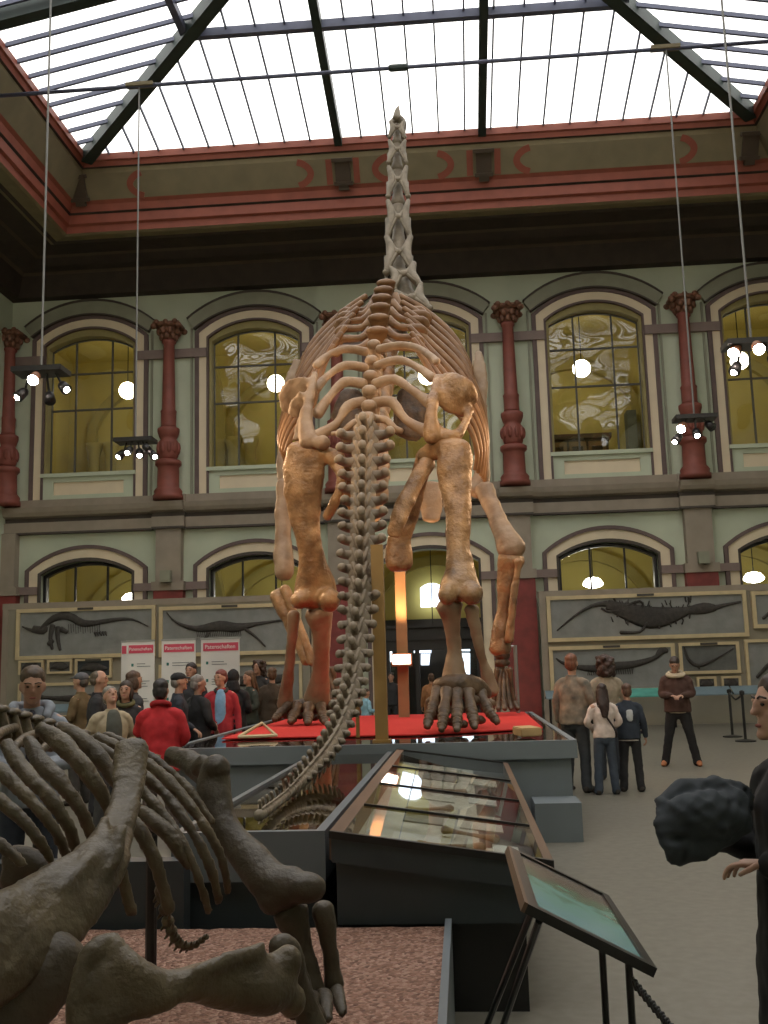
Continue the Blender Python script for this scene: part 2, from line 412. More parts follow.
# --- windows
wn = 0
for k, xc in enumerate(XC):
    wn += 1
    w = sroot('window_%d' % wn, (xc, YB, 6.6))
    link('hood_mould', slab(NB(), [[(xc-1.93, 11.8)] + arcpts(xc, 1.93, 11.86, 12.58) + [(xc+1.93, 11.8)] + arcpts(xc, 1.74, 11.55, 12.16)[::-1]], YB-.16, YB), 'hood', w)
    link('hood_edge', slab(NB(), [arcpts(xc, 1.97, 11.88, 12.63) + arcpts(xc, 1.93, 11.86, 12.57)[::-1]], YB-.2, YB), 'ledge2', w)
    link('hood_soffit_line', slab(NB(), [arcpts(xc, 1.78, 11.57, 12.2) + arcpts(xc, 1.74, 11.55, 12.15)[::-1]], YB-.17, YB), 'ledge2', w)
    link('outer_band', slab(NB(), [uband(xc, (1.74, 11.48, 12.17), (1.62, 11.45, 12.06), 6.6)], YB-.09, YB), 'mauve', w)
    link('surround', slab(NB(), [uband(xc, (1.62, 11.45, 12.06), (1.40, 11.32, 11.82), 6.6)], YB-.05, YB), 'beige', w)
    link('inner_band', slab(NB(), [uband(xc, (1.40, 11.32, 11.82), (1.34, 11.28, 11.76), 6.6)], YB-.08, YB+.02), 'mauve', w)
    link('reveal', slab(NB(), [uband(xc, (1.36, 11.29, 11.775), (1.27, 11.2, 11.56), 6.68)], YB+.02, YB+.42), 'olive' if k else 'olive', w)
    b = NB(); slab(b, [[(xc-1.34, 6.68), (xc-1.34, 7.36), (xc+1.34, 7.36), (xc+1.34, 6.68)], [(xc-1.04, 6.82), (xc+1.04, 6.82), (xc+1.04, 7.2), (xc-1.04, 7.2)]], YB-.02, YB+.12)
    link('apron', b, 'wall', w)
    link('apron_panel', box(NB(), (xc-1.04, YB+.03, 6.82), (xc+1.04, YB+.08, 7.2)), 'beige', w)
    link('window_sill', box(NB(), (xc-1.4, YB-.1, 7.34), (xc+1.4, YB+.38, 7.45)), 'hood' if 0 else 'wall', w, bevel=.02)
    b = NB()
    for z in (9.4, 10.5): box(b, (xc-1.27, YB+.3, z-.025), (xc+1.27, YB+.36, z+.025))
    for dx in (-.545, .545): box(b, (xc+dx-.025, YB+.3, 7.44), (xc+dx+.025, YB+.36, 11.49))
    slab(b, [uband(xc, (1.28, 11.2, 11.565), (1.24, 11.18, 11.52), 7.44)], YB+.29, YB+.37)
    link('window_frame', b, 'bars_win', w)
    b = NB(); slab(b, [arch(xc, 1.27, 7.44, 11.2, 11.56)], YB+.325, YB+.335)
    link('pane', b, 'winglass', w)
for k, xc in enumerate(XC):
    wn += 1
    w = sroot('window_%d' % wn, (xc, YB, 0)) if k != 2 else sroot('door_1', (xc, YB, 0))
    zb = 0
    link('outer_band', slab(NB(), [uband(xc, (1.77, 4.66, 5.34), (1.66, 4.63, 5.24), zb)], YB-.12, YB), 'mauve', w)
    link('surround', slab(NB(), [uband(xc, (1.66, 4.63, 5.24), (1.40, 4.56, 4.98), zb)], YB-.07, YB), 'beige', w)
    link('inner_band', slab(NB(), [uband(xc, (1.40, 4.56, 4.98), (1.34, 4.52, 4.89), zb)], YB-.1, YB+.02), 'ledge2', w)
    if k != 2:
        b = NB()
        slab(b, [uband(xc, (1.35, 4.52, 4.89), (1.26, 4.47, 4.80), .9)], YB+.2, YB+.4)
        for dx in (-.45, .5): box(b, (xc+dx-.025, YB+.28, .9), (xc+dx+.025, YB+.36, 4.78))
        link('window_frame', b, 'black', w)
        link('pane', slab(NB(), [arch(xc, 1.28, .9, 4.48, 4.81)], YB+.315, YB+.325), 'caseglass', w)
# entrance: dark screen with glazed doors, daylight behind
xd = XC[2]
b = NB()
slab(b, [[(xd-1.36, 0), (xd-1.36, 2.75), (xd+1.36, 2.75), (xd+1.36, 0)], [(xd-1.2, .0+.12), (xd-.5, .12), (xd-.5, 2.1), (xd-1.2, 2.1)], [(xd-.38, .12), (xd+.38, .12), (xd+.38, 2.1), (xd-.38, 2.1)], [(xd+.5, .12), (xd+1.2, .12), (xd+1.2, 2.1), (xd+.5, 2.1)]], YB+.2, YB+.35)
link('door_frame', b, 'black', D.objects['door_1'])
b = NB()
for x0, x1 in ((xd-1.2, xd-.5), (xd+.5, xd+1.2)): box(b, (x0, YB+.27, .12), (x1, YB+.28, 2.1))
link('door_pane', b, 'caseglass', D.objects['door_1'])
b = NB(); box(b, (xd-1.5, YB+.15, 2.38), (xd+1.5, YB+.4, 2.62)); box(b, (xd-1.36, YB+.1, 2.72), (xd+1.36, YB+.4, 2.8))
link('transom', b, 'black', D.objects['door_1'])
# inner dark vestibule and bright street doors
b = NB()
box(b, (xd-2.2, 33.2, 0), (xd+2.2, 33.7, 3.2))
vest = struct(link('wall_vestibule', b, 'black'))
def quadpx(pts, Y): return [P3(x, y, Y) for x, y in pts]
def dayl(name, px, Y=33.15, depth=.05):
    q = [P3(x, y, Y) for x, y in px]; b = NB()
    hexa(b, [q[3], q[2], q[2]+V((0, depth, 0)), q[3]+V((0, depth, 0)), q[0], q[1], q[1]+V((0, depth, 0)), q[0]+V((0, depth, 0))])
    bmesh.ops.recalc_face_normals(b, faces=b.faces[:])
    return struct(link(name, b, 'day'))
sw = sroot('window_20', (xd, 33.15, 0))
for px in ([(413, 639), (432, 638), (431, 653), (414, 653)], [(421, 654), (430, 654), (429, 665), (421, 665)], [(459, 637), (470, 637), (470, 651), (459, 651)], [(459, 653), (470, 653), (470, 676), (460, 676)], [(384, 641), (392, 641), (392, 662), (384, 662)]):
    q = [P3(x, y, 33.15) for x, y in px]; b = NB(); d = V((0, .04, 0))
    hexa(b, [q[3], q[2], q[2]+d, q[3]+d, q[0], q[1], q[1]+d, q[0]+d]); bmesh.ops.recalc_face_normals(b, faces=b.faces[:])
    link('pane', b, 'day', sw)
b = NB(); slab(b, [arch(P3(432, 600, 33.6).x, .38, P3(432, 607, 33.6).z, P3(432, 588, 33.6).z, P3(432, 583, 33.6).z)], 33.6, 33.64)
link('fanlight', b, 'day', sw)
b = NB(); c = P3(433, 634, 30.5); lathe(b, c.x, 30.5, [(.02, c.z-.13), (.17, c.z-.08), (.2, c.z), (.12, c.z+.09)], 16)
t = thing('ceiling_lamp', 'small glowing bowl lamp hanging above the entrance doors', 'lamp', (c.x, 30.5, c.z-.13))
link('bowl', b, 'lamp', t, True); link('stem', rod(NB(), (c.x, 30.5, c.z+.09), (c.x, 30.5, 5.75), .015), 'black', t)
# --- string courses, ledge
def ressaut(bm, prof, z, hw=.46, out=.22):
    """moulding along the back wall that breaks forward at each pilaster; prof=(projection,z)"""
    xs = [XL]
    for x in COLX[1:5]: xs += [x-hw, x-hw, x+hw, x+hw]
    xs.append(XR)
    pr = [0] + [v for _ in COLX[1:5] for v in (0, out, out, 0)] + [0]
    st = [[bm.verts.new((x, YB-p-o, zz)) for p, zz in prof] for x, o in zip(xs, pr)]
    for i in range(len(st)-1):
        for j in range(len(prof)-1):
            bm.faces.new((st[i][j], st[i+1][j], st[i+1][j+1], st[i][j+1]))
    bmesh.ops.recalc_face_normals(bm, faces=bm.faces[:]); return bm
def course(n, prof, m_, hw=.46, out=.22): return struct(link('trim_%d' % n, ressaut(NB(), prof, 0, hw, out), m_))
course(4, [(0, 6.42), (.14, 6.42), (.14, 6.68), (0, 6.68)], 'ledge', out=.1)
course(5, [(0, 6.16), (.1, 6.16), (.24, 6.2), (.3, 6.3), (.34, 6.44), (0, 6.46)], 'ledge')
course(6, [(0, 6.02), (.06, 6.02), (.08, 6.18), (0, 6.18)], 'ledge2')
course(7, [(0, 5.74), (.14, 5.74), (.16, 6.03), (0, 6.03)], 'ledge')
course(8, [(0, 5.69), (.17, 5.69), (.17, 5.745), (0, 5.745)], 'ledge2')
def strip(bm, z0, z1, xs, pr):
    for x0, x1 in xs: box(bm, (x0, YB-pr, z0), (x1, YB, z1))
ups = []; 
for k in range(5):
    ups += [(XC[k]-BAY/2+.0 if k else XL, XC[k]-1.40), (XC[k]+1.40, XC[k]+BAY/2)]
b = NB(); strip(b, 10.72, 10.98, ups, .12); struct(link('trim_9', b, 'mauve2'))
b = NB(); strip(b, 3.97, 4.19, ups, .14); struct(link('trim_10', b, 'mauve2'))
# lower pilasters
b = NB(); b2 = NB()
for x in COLX[:5]:
    x = max(x, XL+.05)
    box(b, (x-.36, YB-.3, 3.97), (x+.36, YB, 5.72)); box(b2, (x-.42, YB-.3, 0), (x+.42, YB, 3.97))
    box(b, (x-.46, YB-.36, 3.95), (x+.46, YB, 4.2))
struct(link('trim_11', b, 'ledge')); struct(link('trim_12', b2, 'dred'))
b = NB()
for x in COLX[1:5]:
    box(b, (x-.62, YB-.06, 6.68), (x-.56, YB, 11.6)); box(b, (x+.56, YB-.06, 6.68), (x+.62, YB, 11.6))
struct(link('trim_13', b, 'hood'))
# upper columns
CN = ['in the far left corner', 'between the two left windows', 'left of the neck behind the ribcage', 'just right of the ribcage', 'between the two rightmost windows']
for i, x in enumerate(COLX[:5]):
    x = max(x, XL+.1); yc = YB-.32
    t = thing('column', 'slender red iron column with gilded capital on the stone ledge, '+CN[i], 'column', (x, yc, 6.46), 'red columns between the upper windows')
    bs = NB(); lathe(bs, x, yc, [(.42, 6.5), (.42, 6.62), (.38, 6.66), (.40, 6.74), (.36, 6.8), (.31, 6.86), (.30, 7.42), (.33, 7.46), (.37, 7.5), (.37, 7.6), (.31, 7.64)], 24)
    link('base', bs, 'red', t, True)
    ur = NB(); lathe(ur, x, yc, [(.22, 7.62), (.27, 7.74), (.31, 7.95), (.29, 8.15), (.22, 8.24), (.26, 8.3), (.31, 8.46), (.31, 8.55), (.22, 8.6)], 24)
    for j in range(10):
        a = 2*PI*j/10; ell(ur, (x+.285*math.cos(a), yc+.285*math.sin(a), 7.98), (.07, .07, .17), seg=8)
    link('urn', ur, 'red', t, True)
    sh = NB(); lathe(sh, x, yc, [(.23, 8.58), (.21, 8.66), (.215, 9.0), (.23, 9.06), (.19, 9.12), (.155, 11.05), (.2, 11.1), (.2, 11.14), (.16, 11.2)], 24)
    link('shaft', sh, 'red', t, True)
    cp = NB(); lathe(cp, x, yc, [(.17, 11.16), (.2, 11.3), (.27, 11.44), (.33, 11.52)], 20); box(cp, (x-.38, yc-.38, 11.54), (x+.38, yc+.32, 11.64))
    for rr, zz, nn in ((.22, 11.28, 8), (.29, 11.42, 8)):
        for j in range(nn):
            a = 2*PI*(j+.5*(rr > .25))/nn; ell(cp, (x+rr*math.cos(a), yc+rr*math.sin(a), zz), (.075, .075, .11), seg=8)
    for sx in (-1, 1):
        for sy in (-1, 1): ell(cp, (x+sx*.36, yc+sy*.32, 11.52), (.1, .1, .09), seg=8)
    for sx in (-1, 0, 1): ell(cp, (x+sx*.27, yc-.38, 11.63), (.08, .06, .07), seg=8)
    link('capital', cp, 'capital', t, True)
# small spotlights fixed to the lower pilasters
for i, x in ((1, COLX[1]), (4, COLX[4])):
    t = thing('wall_spotlight', 'small grey box spotlight fixed to the brown pilaster '+('at left above the framed board' if i == 1 else 'at right above the long fossil board'), 'spotlight', (x, YB-.45, 4.15))
    link('housing', box(NB(), (x-.14, YB-.62, 4.16), (x+.14, YB-.42, 4.48)), 'hood', t, bevel=.02)
    link('bracket', box(NB(), (x-.05, YB-.43, 4.2), (x+.05, YB-.3, 4.36)), 'black', t)
# --- great cornice on all four sides
prof = [(0, 12.7, 'corn_shade'), (.3, 12.72, 'corn_shade'), (.5, 13.3, 'hood2'), (.6, 13.36, 'corn_shade'), (.9, 13.4, 'corn_shade'), (1.2, 13.52, 'hood2'), (1.3, 13.56, 'corn_shade'), (1.94, 13.58, 'corn_olive'), (2.1, 13.5, 'corn_shade'), (2.2, 13.54, 'corn_olive'), (2.6, 13.48, 'corn_olive'), (2.68, 13.52, 'corn_red'), (2.7, 13.7, 'corn_red'), (2.78, 13.74, 'corn_red'), (2.8, 13.98, 'corn_shade'), (2.86, 14.02, 'corn_red'), (2.92, 14.2, 'corn_red'), (3.0, 14.28, 'frieze'), (3.38, 14.84, 'corn_olive'), (3.3, 14.88, 'corn_olive'), (3.34, 15.0, 'corn_shade'), (3.4, 15.02, 'corn_red'), (3.45, 15.14, 'corn_red'), (3.5, 15.16, 'corn_red'), (3.5, 15.34, 'corn_red')]
M['hood2'] = mat('cornice_umber', (.07, .048, .03), .8, .1, 3)
PM = []
for q in prof:
    if q[2] not in PM: PM.append(q[2])
b = NB()
rows = [[b.verts.new(c) for c in ((XL+p, YB-p, z), (XR-p, YB-p, z), (XR-p, YF+p, z), (XL+p, YF+p, z))] for p, z, _ in prof]
for i in range(len(prof)-1):
    for j in range(4):
        b.faces.new((rows[i][j], rows[i][(j+1) % 4], rows[i+1][(j+1) % 4], rows[i+1][j])).material_index = PM.index(prof[i][2])
b.normal_update()
co = struct(link('trim_14', b, PM))
# brackets and painted arcs on the frieze
def fr(x, t, o=0):      # point on the back frieze, t 0..1 up, o outward
    p = 3.0+.38*t; z = 14.28+.56*t
    return V((x, YB-p-o*.8, z-o*.5))
brx = [P3(343, 178, YB-3.2).x, P3(484, 170, YB-3.2).x, P3(75, 192, YB-3.2).x+.1, P3(755, 155, YB-3.2).x-.1]
for i, x in enumerate(brx):
    b = NB()
    for x0, x1, t0, t1, o in ((-.2, .2, .08, .9, .1), (-.27, .27, .86, 1.0, .16), (-.24, .24, -.02, .12, .14), (-.13, .13, -.2, 0, .12)):
        q = [fr(x+x0, t0, o), fr(x+x1, t0, o), fr(x+x1, t0, -.02), fr(x+x0, t0, -.02), fr(x+x0, t1, o), fr(x+x1, t1, o), fr(x+x1, t1, -.02), fr(x+x0, t1, -.02)]
        hexa(b, q)
    bmesh.ops.recalc_face_normals(b, faces=b.faces[:])
    link('bracket', b, 'hood2', co)
def band(pts2, w):
    b = NB(); n = len(pts2); L = []; R_ = []
    for i, (x, t) in enumerate(pts2):
        a = V(pts2[max(i-1, 0)]); c = V(pts2[min(i+1, n-1)]); d = (c-a); d = V((d.x, d.y*.68)).normalized(); nx = V((-d.y, d.x/.68))
        L.append((x+nx.x*w/2, t+nx.y*w/2)); R_.append((x-nx.x*w/2, t-nx.y*w/2))
    slab_pts = L+R_[::-1]
    slab(b, [slab_pts], .012, -.01, xf=lambda p: fr(p.x, p.z, p.y)); return b
for x, sg in ((brx[0]-.95, 1), (brx[0]+.95, -1), (brx[1]-.95, 1), (brx[1]+.95, -1), (brx[2]+1.5, -1), (brx[3]-1.5, 1)):
    link('painted_arc', band([(x+sg*.34*max(0, math.sin(PI*j/16))**.65-sg*.24, .06+.88*j/16) for j in range(17)], .17), 'corn_red', co)
for x in brx[:2]:
    for s in (-1, 1): link('painted_band', band([(x+s*.36, .03), (x+s*.36, .97)], .16), 'corn_red', co)
# --- glazed roof (hipped): eaves at p=3.5
EX0, EX1, EY0, EY1, EZ, SL = XL+3.5, XR-3.5, YF+3.5, YB-3.5, 15.3, .2
HW = (EX1-EX0)/2; XM = (EX0+EX1)/2
roof = sroot('ceiling', (XM, 12, EZ))
def rz(d): return EZ+SL*d
A_, B_, C_, D_ = V((EX0, EY1, EZ)), V((EX1, EY1, EZ)), V((EX1, EY0, EZ)), V((EX0, EY0, EZ))
R1, R2 = V((XM, EY1-HW, rz(HW))), V((XM, EY0+HW, rz(HW)))
b = NB()
for poly in ((A_, B_, R1), (B_, C_, R2, R1), (C_, D_, R2), (D_, A_, R1, R2)):
    b.faces.new([b.verts.new(p+V((0, 0, .12))) for p in poly])
link('roof_glass', b, 'roofglass', roof)
dn = V((0, 0, -.12))
for a, c in ((A_, R1), (B_, R1), (C_, R2), (D_, R2), (R1, R2)):
    b = NB(); beam(b, a+dn*.5, c+dn*.5, .3, .34); link('hip_rafter', b, 'iron', roof)
def rib(a, c, w, h, name, m_): 
    b = NB(); beam(b, a, c, w, h); link(name, b, m_, roof)
# main ribs, back slope and side slopes
for x in (-2.72, 1.01):
    d = min(x-EX0, EX1-x); rib(V((x, EY1+.05, EZ-.04)), V((x, EY1-d, rz(d)-.04)), .2, .3, 'main_rib', 'iron')
for y in (18.8, 15.0, 10.0, 5.0):
    for ex, s in ((EX0, 1), (EX1, -1)):
        d = min(EY1-y, HW); rib(V((ex-s*.05, y, EZ-.04)), V((ex+s*d, y, rz(d)-.04)), .3, .34, 'main_rib', 'iron')
p = 3.7
for a, c in ((V((EX0+p, EY1-p, 0)), V((EX1-p, EY1-p, 0))), (V((EX0+p, EY1-p, 0)), V((EX0+p, EY0+p, 0))), (V((EX1-p, EY1-p, 0)), V((EX1-p, EY0+p, 0)))):
    a.z = c.z = rz(p)-.03; rib(a, c, .16, .2, 'purlin', 'bar')
for (gx, s) in ((-1, 1),):
    x = EX0+.62
    while x < EX1-.3:
        if all(abs(x-q) > .2 for q in (-2.72, 1.01)):
            d = min(x-EX0, EX1-x); rib(V((x, EY1, EZ+.03)), V((x, EY1-d, rz(d)+.03)), .04, .08, 'glazing_bar', 'bar')
        x += .672
y = EY1-.6
while y > 2:
    for ex, s in ((EX0, 1), (EX1, -1)):
        d = min(EY1-y, HW); rib(V((ex, y, EZ+.03)), V((ex+s*d, y, rz(d)+.03)), .06, .1, 'glazing_bar', 'bar')
    y -= .6
# tie rod and hanging spotlight frames
ry, rzv = 20.0, 14.33
t = thing('tie_rod', 'long thin iron tie rod stretched level across the hall under the glass roof', 'rod', (-.9, ry, rzv))
link('rod', rod(NB(), (XL+3.06, ry, rzv), (XR-3.06, ry, rzv), .045), 'bar', t, True)
for px in (398,):
    c = P3(px, 63, ry); link('turnbuckle', sweep(NB(), [V((c.x-.16, ry, rzv)), V((c.x+.16, ry, rzv))], [.08, .08], n=10), 'iron', t)
for px, py in ((140, 85), (665, 47)):
    c = P3(px, py, ry); link('clip', box(NB(), (c.x-.3, ry-.08, rzv-.02), (c.x+.3, ry+.08, rzv+.06)), 'frieze', t)
def pendant(x, y, z, ztop, label, heads, group='hanging spotlight frames'):
    t = thing('spotlight_frame', label, 'light', (x, y, z), group)
    b = NB(); box(b, (x-.4, y-.22, z+.06), (x+.4, y+.22, z+.14)); link('tray', b, 'black', t, bevel=.02)
    link('cable', rod(NB(), (x, y, z+.14), (x, y, ztop), .018), 'alu2', t)
    for dx, dy, dz, lit in heads:
        h = V((x+dx, y+dy, z+dz)); dr = V((dx*1.2, dy-.3, -.5)).normalized()
        a = NB(); sweep(a, [V((x+dx*.6, y+dy*.5, z+.06)), h-dr*.1], [.02, .02], n=6, k=1); arm = link('arm', a, 'black', t)
        sp = NB(); sweep(sp, [h-dr*.14, h-dr*.1, h+dr*.06], [.045, .075, .09], n=12, k=1, cap=False); hd = link('spot_head', sp, 'black' if lit != 1 else 'postred', t, True)
        if lit: link('bulb', ell(NB(), h+dr*.05, .085 if lit == 1 else .05, seg=12), 'spot', hd, True)
    return t
M['alu2'] = mat('grey_cable', (.20, .20, .19), .5, .05)
pendant(-6.45, 15, 6.28, 15.9, 'black spotlight frame with three lit lamps hanging in front of the leftmost window', [(-.31, -.05, -.28, 2), (.02, -.3, -.1, 1), (.41, -.05, -.2, 2), (.15, .0, -.35, 0)])
pendant(-6.56, ry, 6.3, rzv, 'black spotlight frame hanging lower from the tie rod beside the left red column', [(-.3, -.05, -.2, 3), (-.08, -.2, -.16, 3), (.12, -.1, -.2, 3), (.38, .0, -.22, 2), (.3, -.2, -.12, 0)])
pendant(4.75, ry, 6.25, rzv, 'black spotlight frame with lit lamps hanging from the tie rod before the right red column', [(-.3, -.2, -.12, 1), (-.36, .1, -.3, 2), (.0, -.1, -.24, 2), (.28, -.1, -.1, 0)])
pendant(4.48, 15, 6.15, 15.9, 'black spotlight frame with lit lamps hanging in front of the rightmost window', [(-.28, -.1, -.02, 1), (.0, -.3, -.05, 1), (-.24, .1, -.25, 2), (.3, -.1, -.2, 2)])

pendant(-5.2, 6.5, 7.25, 14.6, 'black spotlight frame added out of view high over the left side, nearest the camera', [(-.3, -.05, -.2, 2), (.3, .1, -.2, 1)])  # this frame and the next are unseen, added for extra warm spots
pendant(4.6, 6.5, 7.25, 14.6, 'black spotlight frame added out of view high over the right side, nearest the camera', [(-.3, .1, -.2, 1), (.3, -.05, -.2, 2)])
# ================================================================== plinth, cases, boards
PZ = .87; PX0, PX1, PY0, PY1 = -3.02, 1.06, 10.1, 16.6
pl = thing('plinth', 'large blue-grey plinth with dark glossy top carrying the giant skeleton', 'plinth', (-1, 13.3, 0))
link('body', box(NB(), (PX0+.06, PY0+.06, 0), (PX1-.06, PY1-.06, PZ-.16)), 'plinth', pl)
b = NB(); x0, x1, y0, y1 = PX0, PX1, PY0, PY1
for q in (((x0, y0, PZ-.17), (x1, y0+.06, PZ)), ((x0, y1-.06, PZ-.17), (x1, y1, PZ)), ((x0, y0+.06, PZ-.17), (x0+.06, y1-.06, PZ)), ((x1-.06, y0+.06, PZ-.17), (x1, y1-.06, PZ))): box(b, *q)
link('rim', b, 'plinth', pl)
link('glossy_top', box(NB(), (x0+.06, y0+.06, PZ-.15), (x1-.06, y1-.06, PZ-.01)), 'blackglass', pl)
b = NB(); cy0 = 11.3
slab(b, [[(-2.72, cy0+.1), (-2.75, 16.3), (.92, 16.3), (.88, 12.0), (-.5, cy0)]], PZ+.001, PZ+.015, xf=lambda p: V((p.x, p.z, p.y)))
tag(link('red_carpet', b, 'carpet'), 'bright red carpet laid over the plinth under the giant skeleton', 'carpet')
b = NB(); box(b, (.60, 9.62, 0), (1.02, 10.14, .345)); 
tag(link('step_block', b, 'plinth', bevel=.008), 'low blue-grey block standing against the right front of the plinth', 'block')
def wedge(q, h, label):
    b = NB(); hexa(b, [V((*p, PZ+.015)) for p in q]+[V((*p, PZ+h)) for p in q]); bmesh.ops.recalc_face_normals(b, faces=b.faces[:])
    tag(link('wood_block', b, mat('pale_wood_'+label[:5], (.5, .34, .16), .6, .1, 6), bevel=.01), label, 'block', 'wooden blocks on the plinth')
c = P3(528, 737, 10.6); wedge([(c.x-.07, 10.45), (c.x+.14, 10.55), (c.x+.06, 11.0), (c.x-.14, 10.9)], .1, 'pale wooden block lying on the plinth at the right foot')
c = P3(262, 733, 11.6); b = NB(); 
sweep(b, [V((c.x-.2, 11.3, PZ+.03)), V((c.x, 11.6, PZ+.16)), V((c.x+.2, 11.4, PZ+.03))], [.02, .02, .02], n=6, k=1)
sweep(b, [V((c.x-.2, 11.3, PZ+.03)), V((c.x+.2, 11.4, PZ+.03))], [.02, .02], n=6, k=1)
tag(link('sign_holder', b, 'frame_y'), 'small pale triangular wire holder on the red carpet, left front', 'holder')
# tail case
TX0, TX1, TY0, TY1, TZ = -1.5, -.72, 5.2, 10.1, .8
tc = thing('tail_display_case', 'long blue-grey glass-topped case with the dinosaur tail tip hovering over it', 'case', (-1.1, 7.6, 0))
link('body', box(NB(), (TX0+.04, TY0+.04, 0), (TX1-.04, TY1, TZ-.22)), 'case_dark', tc)
b = NB(); 
for q in (((TX0, TY0, TZ-.24), (TX1, TY0+.05, TZ)), ((TX0, TY0+.05, TZ-.24), (TX0+.04, TY1, TZ)), ((TX1-.05, TY0+.05, TZ-.24), (TX1, TY1, TZ))): box(b, *q)
link('rim', b, 'case_rim', tc)
link('lining', box(NB(), (TX0+.04, TY0+.05, TZ-.22), (TX1-.05, TY1, TZ-.19)), 'ochre_in', tc)
link('glass_top', box(NB(), (TX0+.04, TY0+.05, TZ-.03), (TX1-.05, TY1, TZ-.02)), glass('tail_case_glass', (.55, .52, .45), ior=2.1), tc)
for i, (dx, y) in enumerate(((.15, 6.3), (.5, 7.6), (.3, 9.0))):
    b = NB(); box(b, (TX0+dx, y, TZ-.19), (TX0+dx+.2, y+.5, TZ-.15)); tag(link('exhibit_card', b, ['paper', 'pink', 'paper'][i]), ['grey card lying inside the tail case near its front', 'crimson card lying inside the tail case at mid length', 'grey card lying inside the tail case at the plinth end'][i], 'card', 'cards inside the tail case')
# sloping desk case
SX0, SX1, SY0, SY1, SZ0, SZ1 = -.67, .385, 4.98, 10.0, .83, .68
dc = thing('sloping_display_case', 'dark desk-shaped museum case with sloping glazed lid in four panes', 'case', (-.15, 7.5, 0))
b = NB(); hexa(b, [V(q) for q in ((SX0+.03, SY0+.02, .40), (SX1-.12, SY0+.02, .40), (SX1-.12, SY1, .40), (SX0+.03, SY1, .40), (SX0+.03, SY0+.02, SZ0-.13), (SX1-.02, SY0+.02, SZ1-.10), (SX1-.02, SY1, SZ1-.10), (SX0+.03, SY1, SZ0-.13))])
bmesh.ops.recalc_face_normals(b, faces=b.faces[:])
link('body', b, 'case_dark', dc)
link('base', box(NB(), (SX0+.05, SY0+.06, 0), (SX1-.14, SY1-.1, .40)), 'black', dc)
def lidz(x): return SZ0+(SZ1-SZ0)*(x-SX0)/(SX1-SX0)
def lidbox(x0, x1, y0, y1, d0, d1):
    b = NB(); hexa(b, [V((x0, y0, lidz(x0)+d0)), V((x1, y0, lidz(x1)+d0)), V((x1, y1, lidz(x1)+d0)), V((x0, y1, lidz(x0)+d0)), V((x0, y0, lidz(x0)+d1)), V((x1, y0, lidz(x1)+d1)), V((x1, y1, lidz(x1)+d1)), V((x0, y1, lidz(x0)+d1))])
    bmesh.ops.recalc_face_normals(b, faces=b.faces[:]); return b
link('edge_strip', lidbox(SX0, SX0+.065, SY0, SY1, -.13, .0), 'wood_strip', dc)
link('edge_strip', lidbox(SX1-.045, SX1, SY0, SY1, -.11, .0), 'wood_strip', dc)
link('front_rail', lidbox(SX0, SX1, SY0-.012, SY0+.02, -.03, .004), 'black', dc); link('front_panel', lidbox(SX0+.01, SX1-.01, SY0-.004, SY0+.02, -.14, -.03), 'case_dark', dc)
link('back_rail', lidbox(SX0, SX1, SY1-.03, SY1+.01, -.13, .004), 'black', dc)
ybs = [6.05, 7.15, 8.4]
for y in ybs: link('cross_bar', lidbox(SX0+.065, SX1-.045, y-.014, y+.014, -.02, .003), 'black', dc)
for a, c in zip([SY0+.02]+ybs, ybs+[SY1-.03]):
    link('glass_pane', lidbox(SX0+.065, SX1-.045, a+.014, c-.014, -.012, -.004), 'caseglass', dc)
link('lining', lidbox(SX0+.065, SX1-.045, SY0+.02, SY1-.03, -.125, -.11), 'paper', dc)
rr = random.Random(3)
EL = ['pale', 'buff', 'grey', 'white', 'ochre', 'dun']
for i, (x, y, w, l, m_) in enumerate(((-.42, 5.35, .26, .5, 'white'), (-.05, 5.3, .2, .4, 'paper'), (.12, 5.5, .14, .35, 'white'), (-.4, 6.3, .24, .6, 'slab'), (-.06, 6.3, .26, .6, 'paper'), (-.4, 7.4, .3, .7, 'paper'), (0, 7.5, .2, .5, 'white'), (-.38, 8.7, .3, .8, 'slab'), (.02, 8.7, .22, .7, 'paper'))):
    o = link('exhibit_card', lidbox(x, x+w, y, y+l, -.109, -.1), m_)
    tag(o, '%s card lying under the sloping glass lid, %s row from the front, %s' % ({'white': 'white', 'slab': 'dark grey', 'ochre_in': 'ochre', 'paper': 'light grey'}[m_], ['first', 'first', 'first', 'second', 'second', 'third', 'third', 'fourth', 'fourth'][i], ['left side', 'middle', 'right side', 'left side', 'right side', 'left side', 'right side', 'left side', 'right side'][i]), 'card', 'cards in the sloping case')
for i, (x, y, a, l) in enumerate(((-.1, 5.45, .5, .36), (.0, 5.9, -.3, .3), (-.25, 6.7, .9, .4), (-.2, 7.8, .2, .35))):
    b = NB(); d = V((math.cos(a)*l/2, math.sin(a)*l/2, 0)); p0 = V((x, y, 0)); q = []
    for s, r in ((-1, .035), (-.6, .018), (0, .014), (.6, .02), (1, .04)):
        w = p0+d*s; q.append(V((w.x, w.y, lidz(w.x)-.072)))
    sweep(b, q, [(r, r*.7) for r in (.035, .018, .014, .02, .036)], view=(0, 0, 1))
    tag(link('fossil_bone', b, 'bone_pale', smooth=True), ['pale bone lying nearest the front under the sloping glass', 'pale bone lying just behind the front one under the sloping glass', 'longest pale bone under the second glass pane', 'pale bone lying under the third glass pane'][i], 'bone', 'bones in the sloping case')
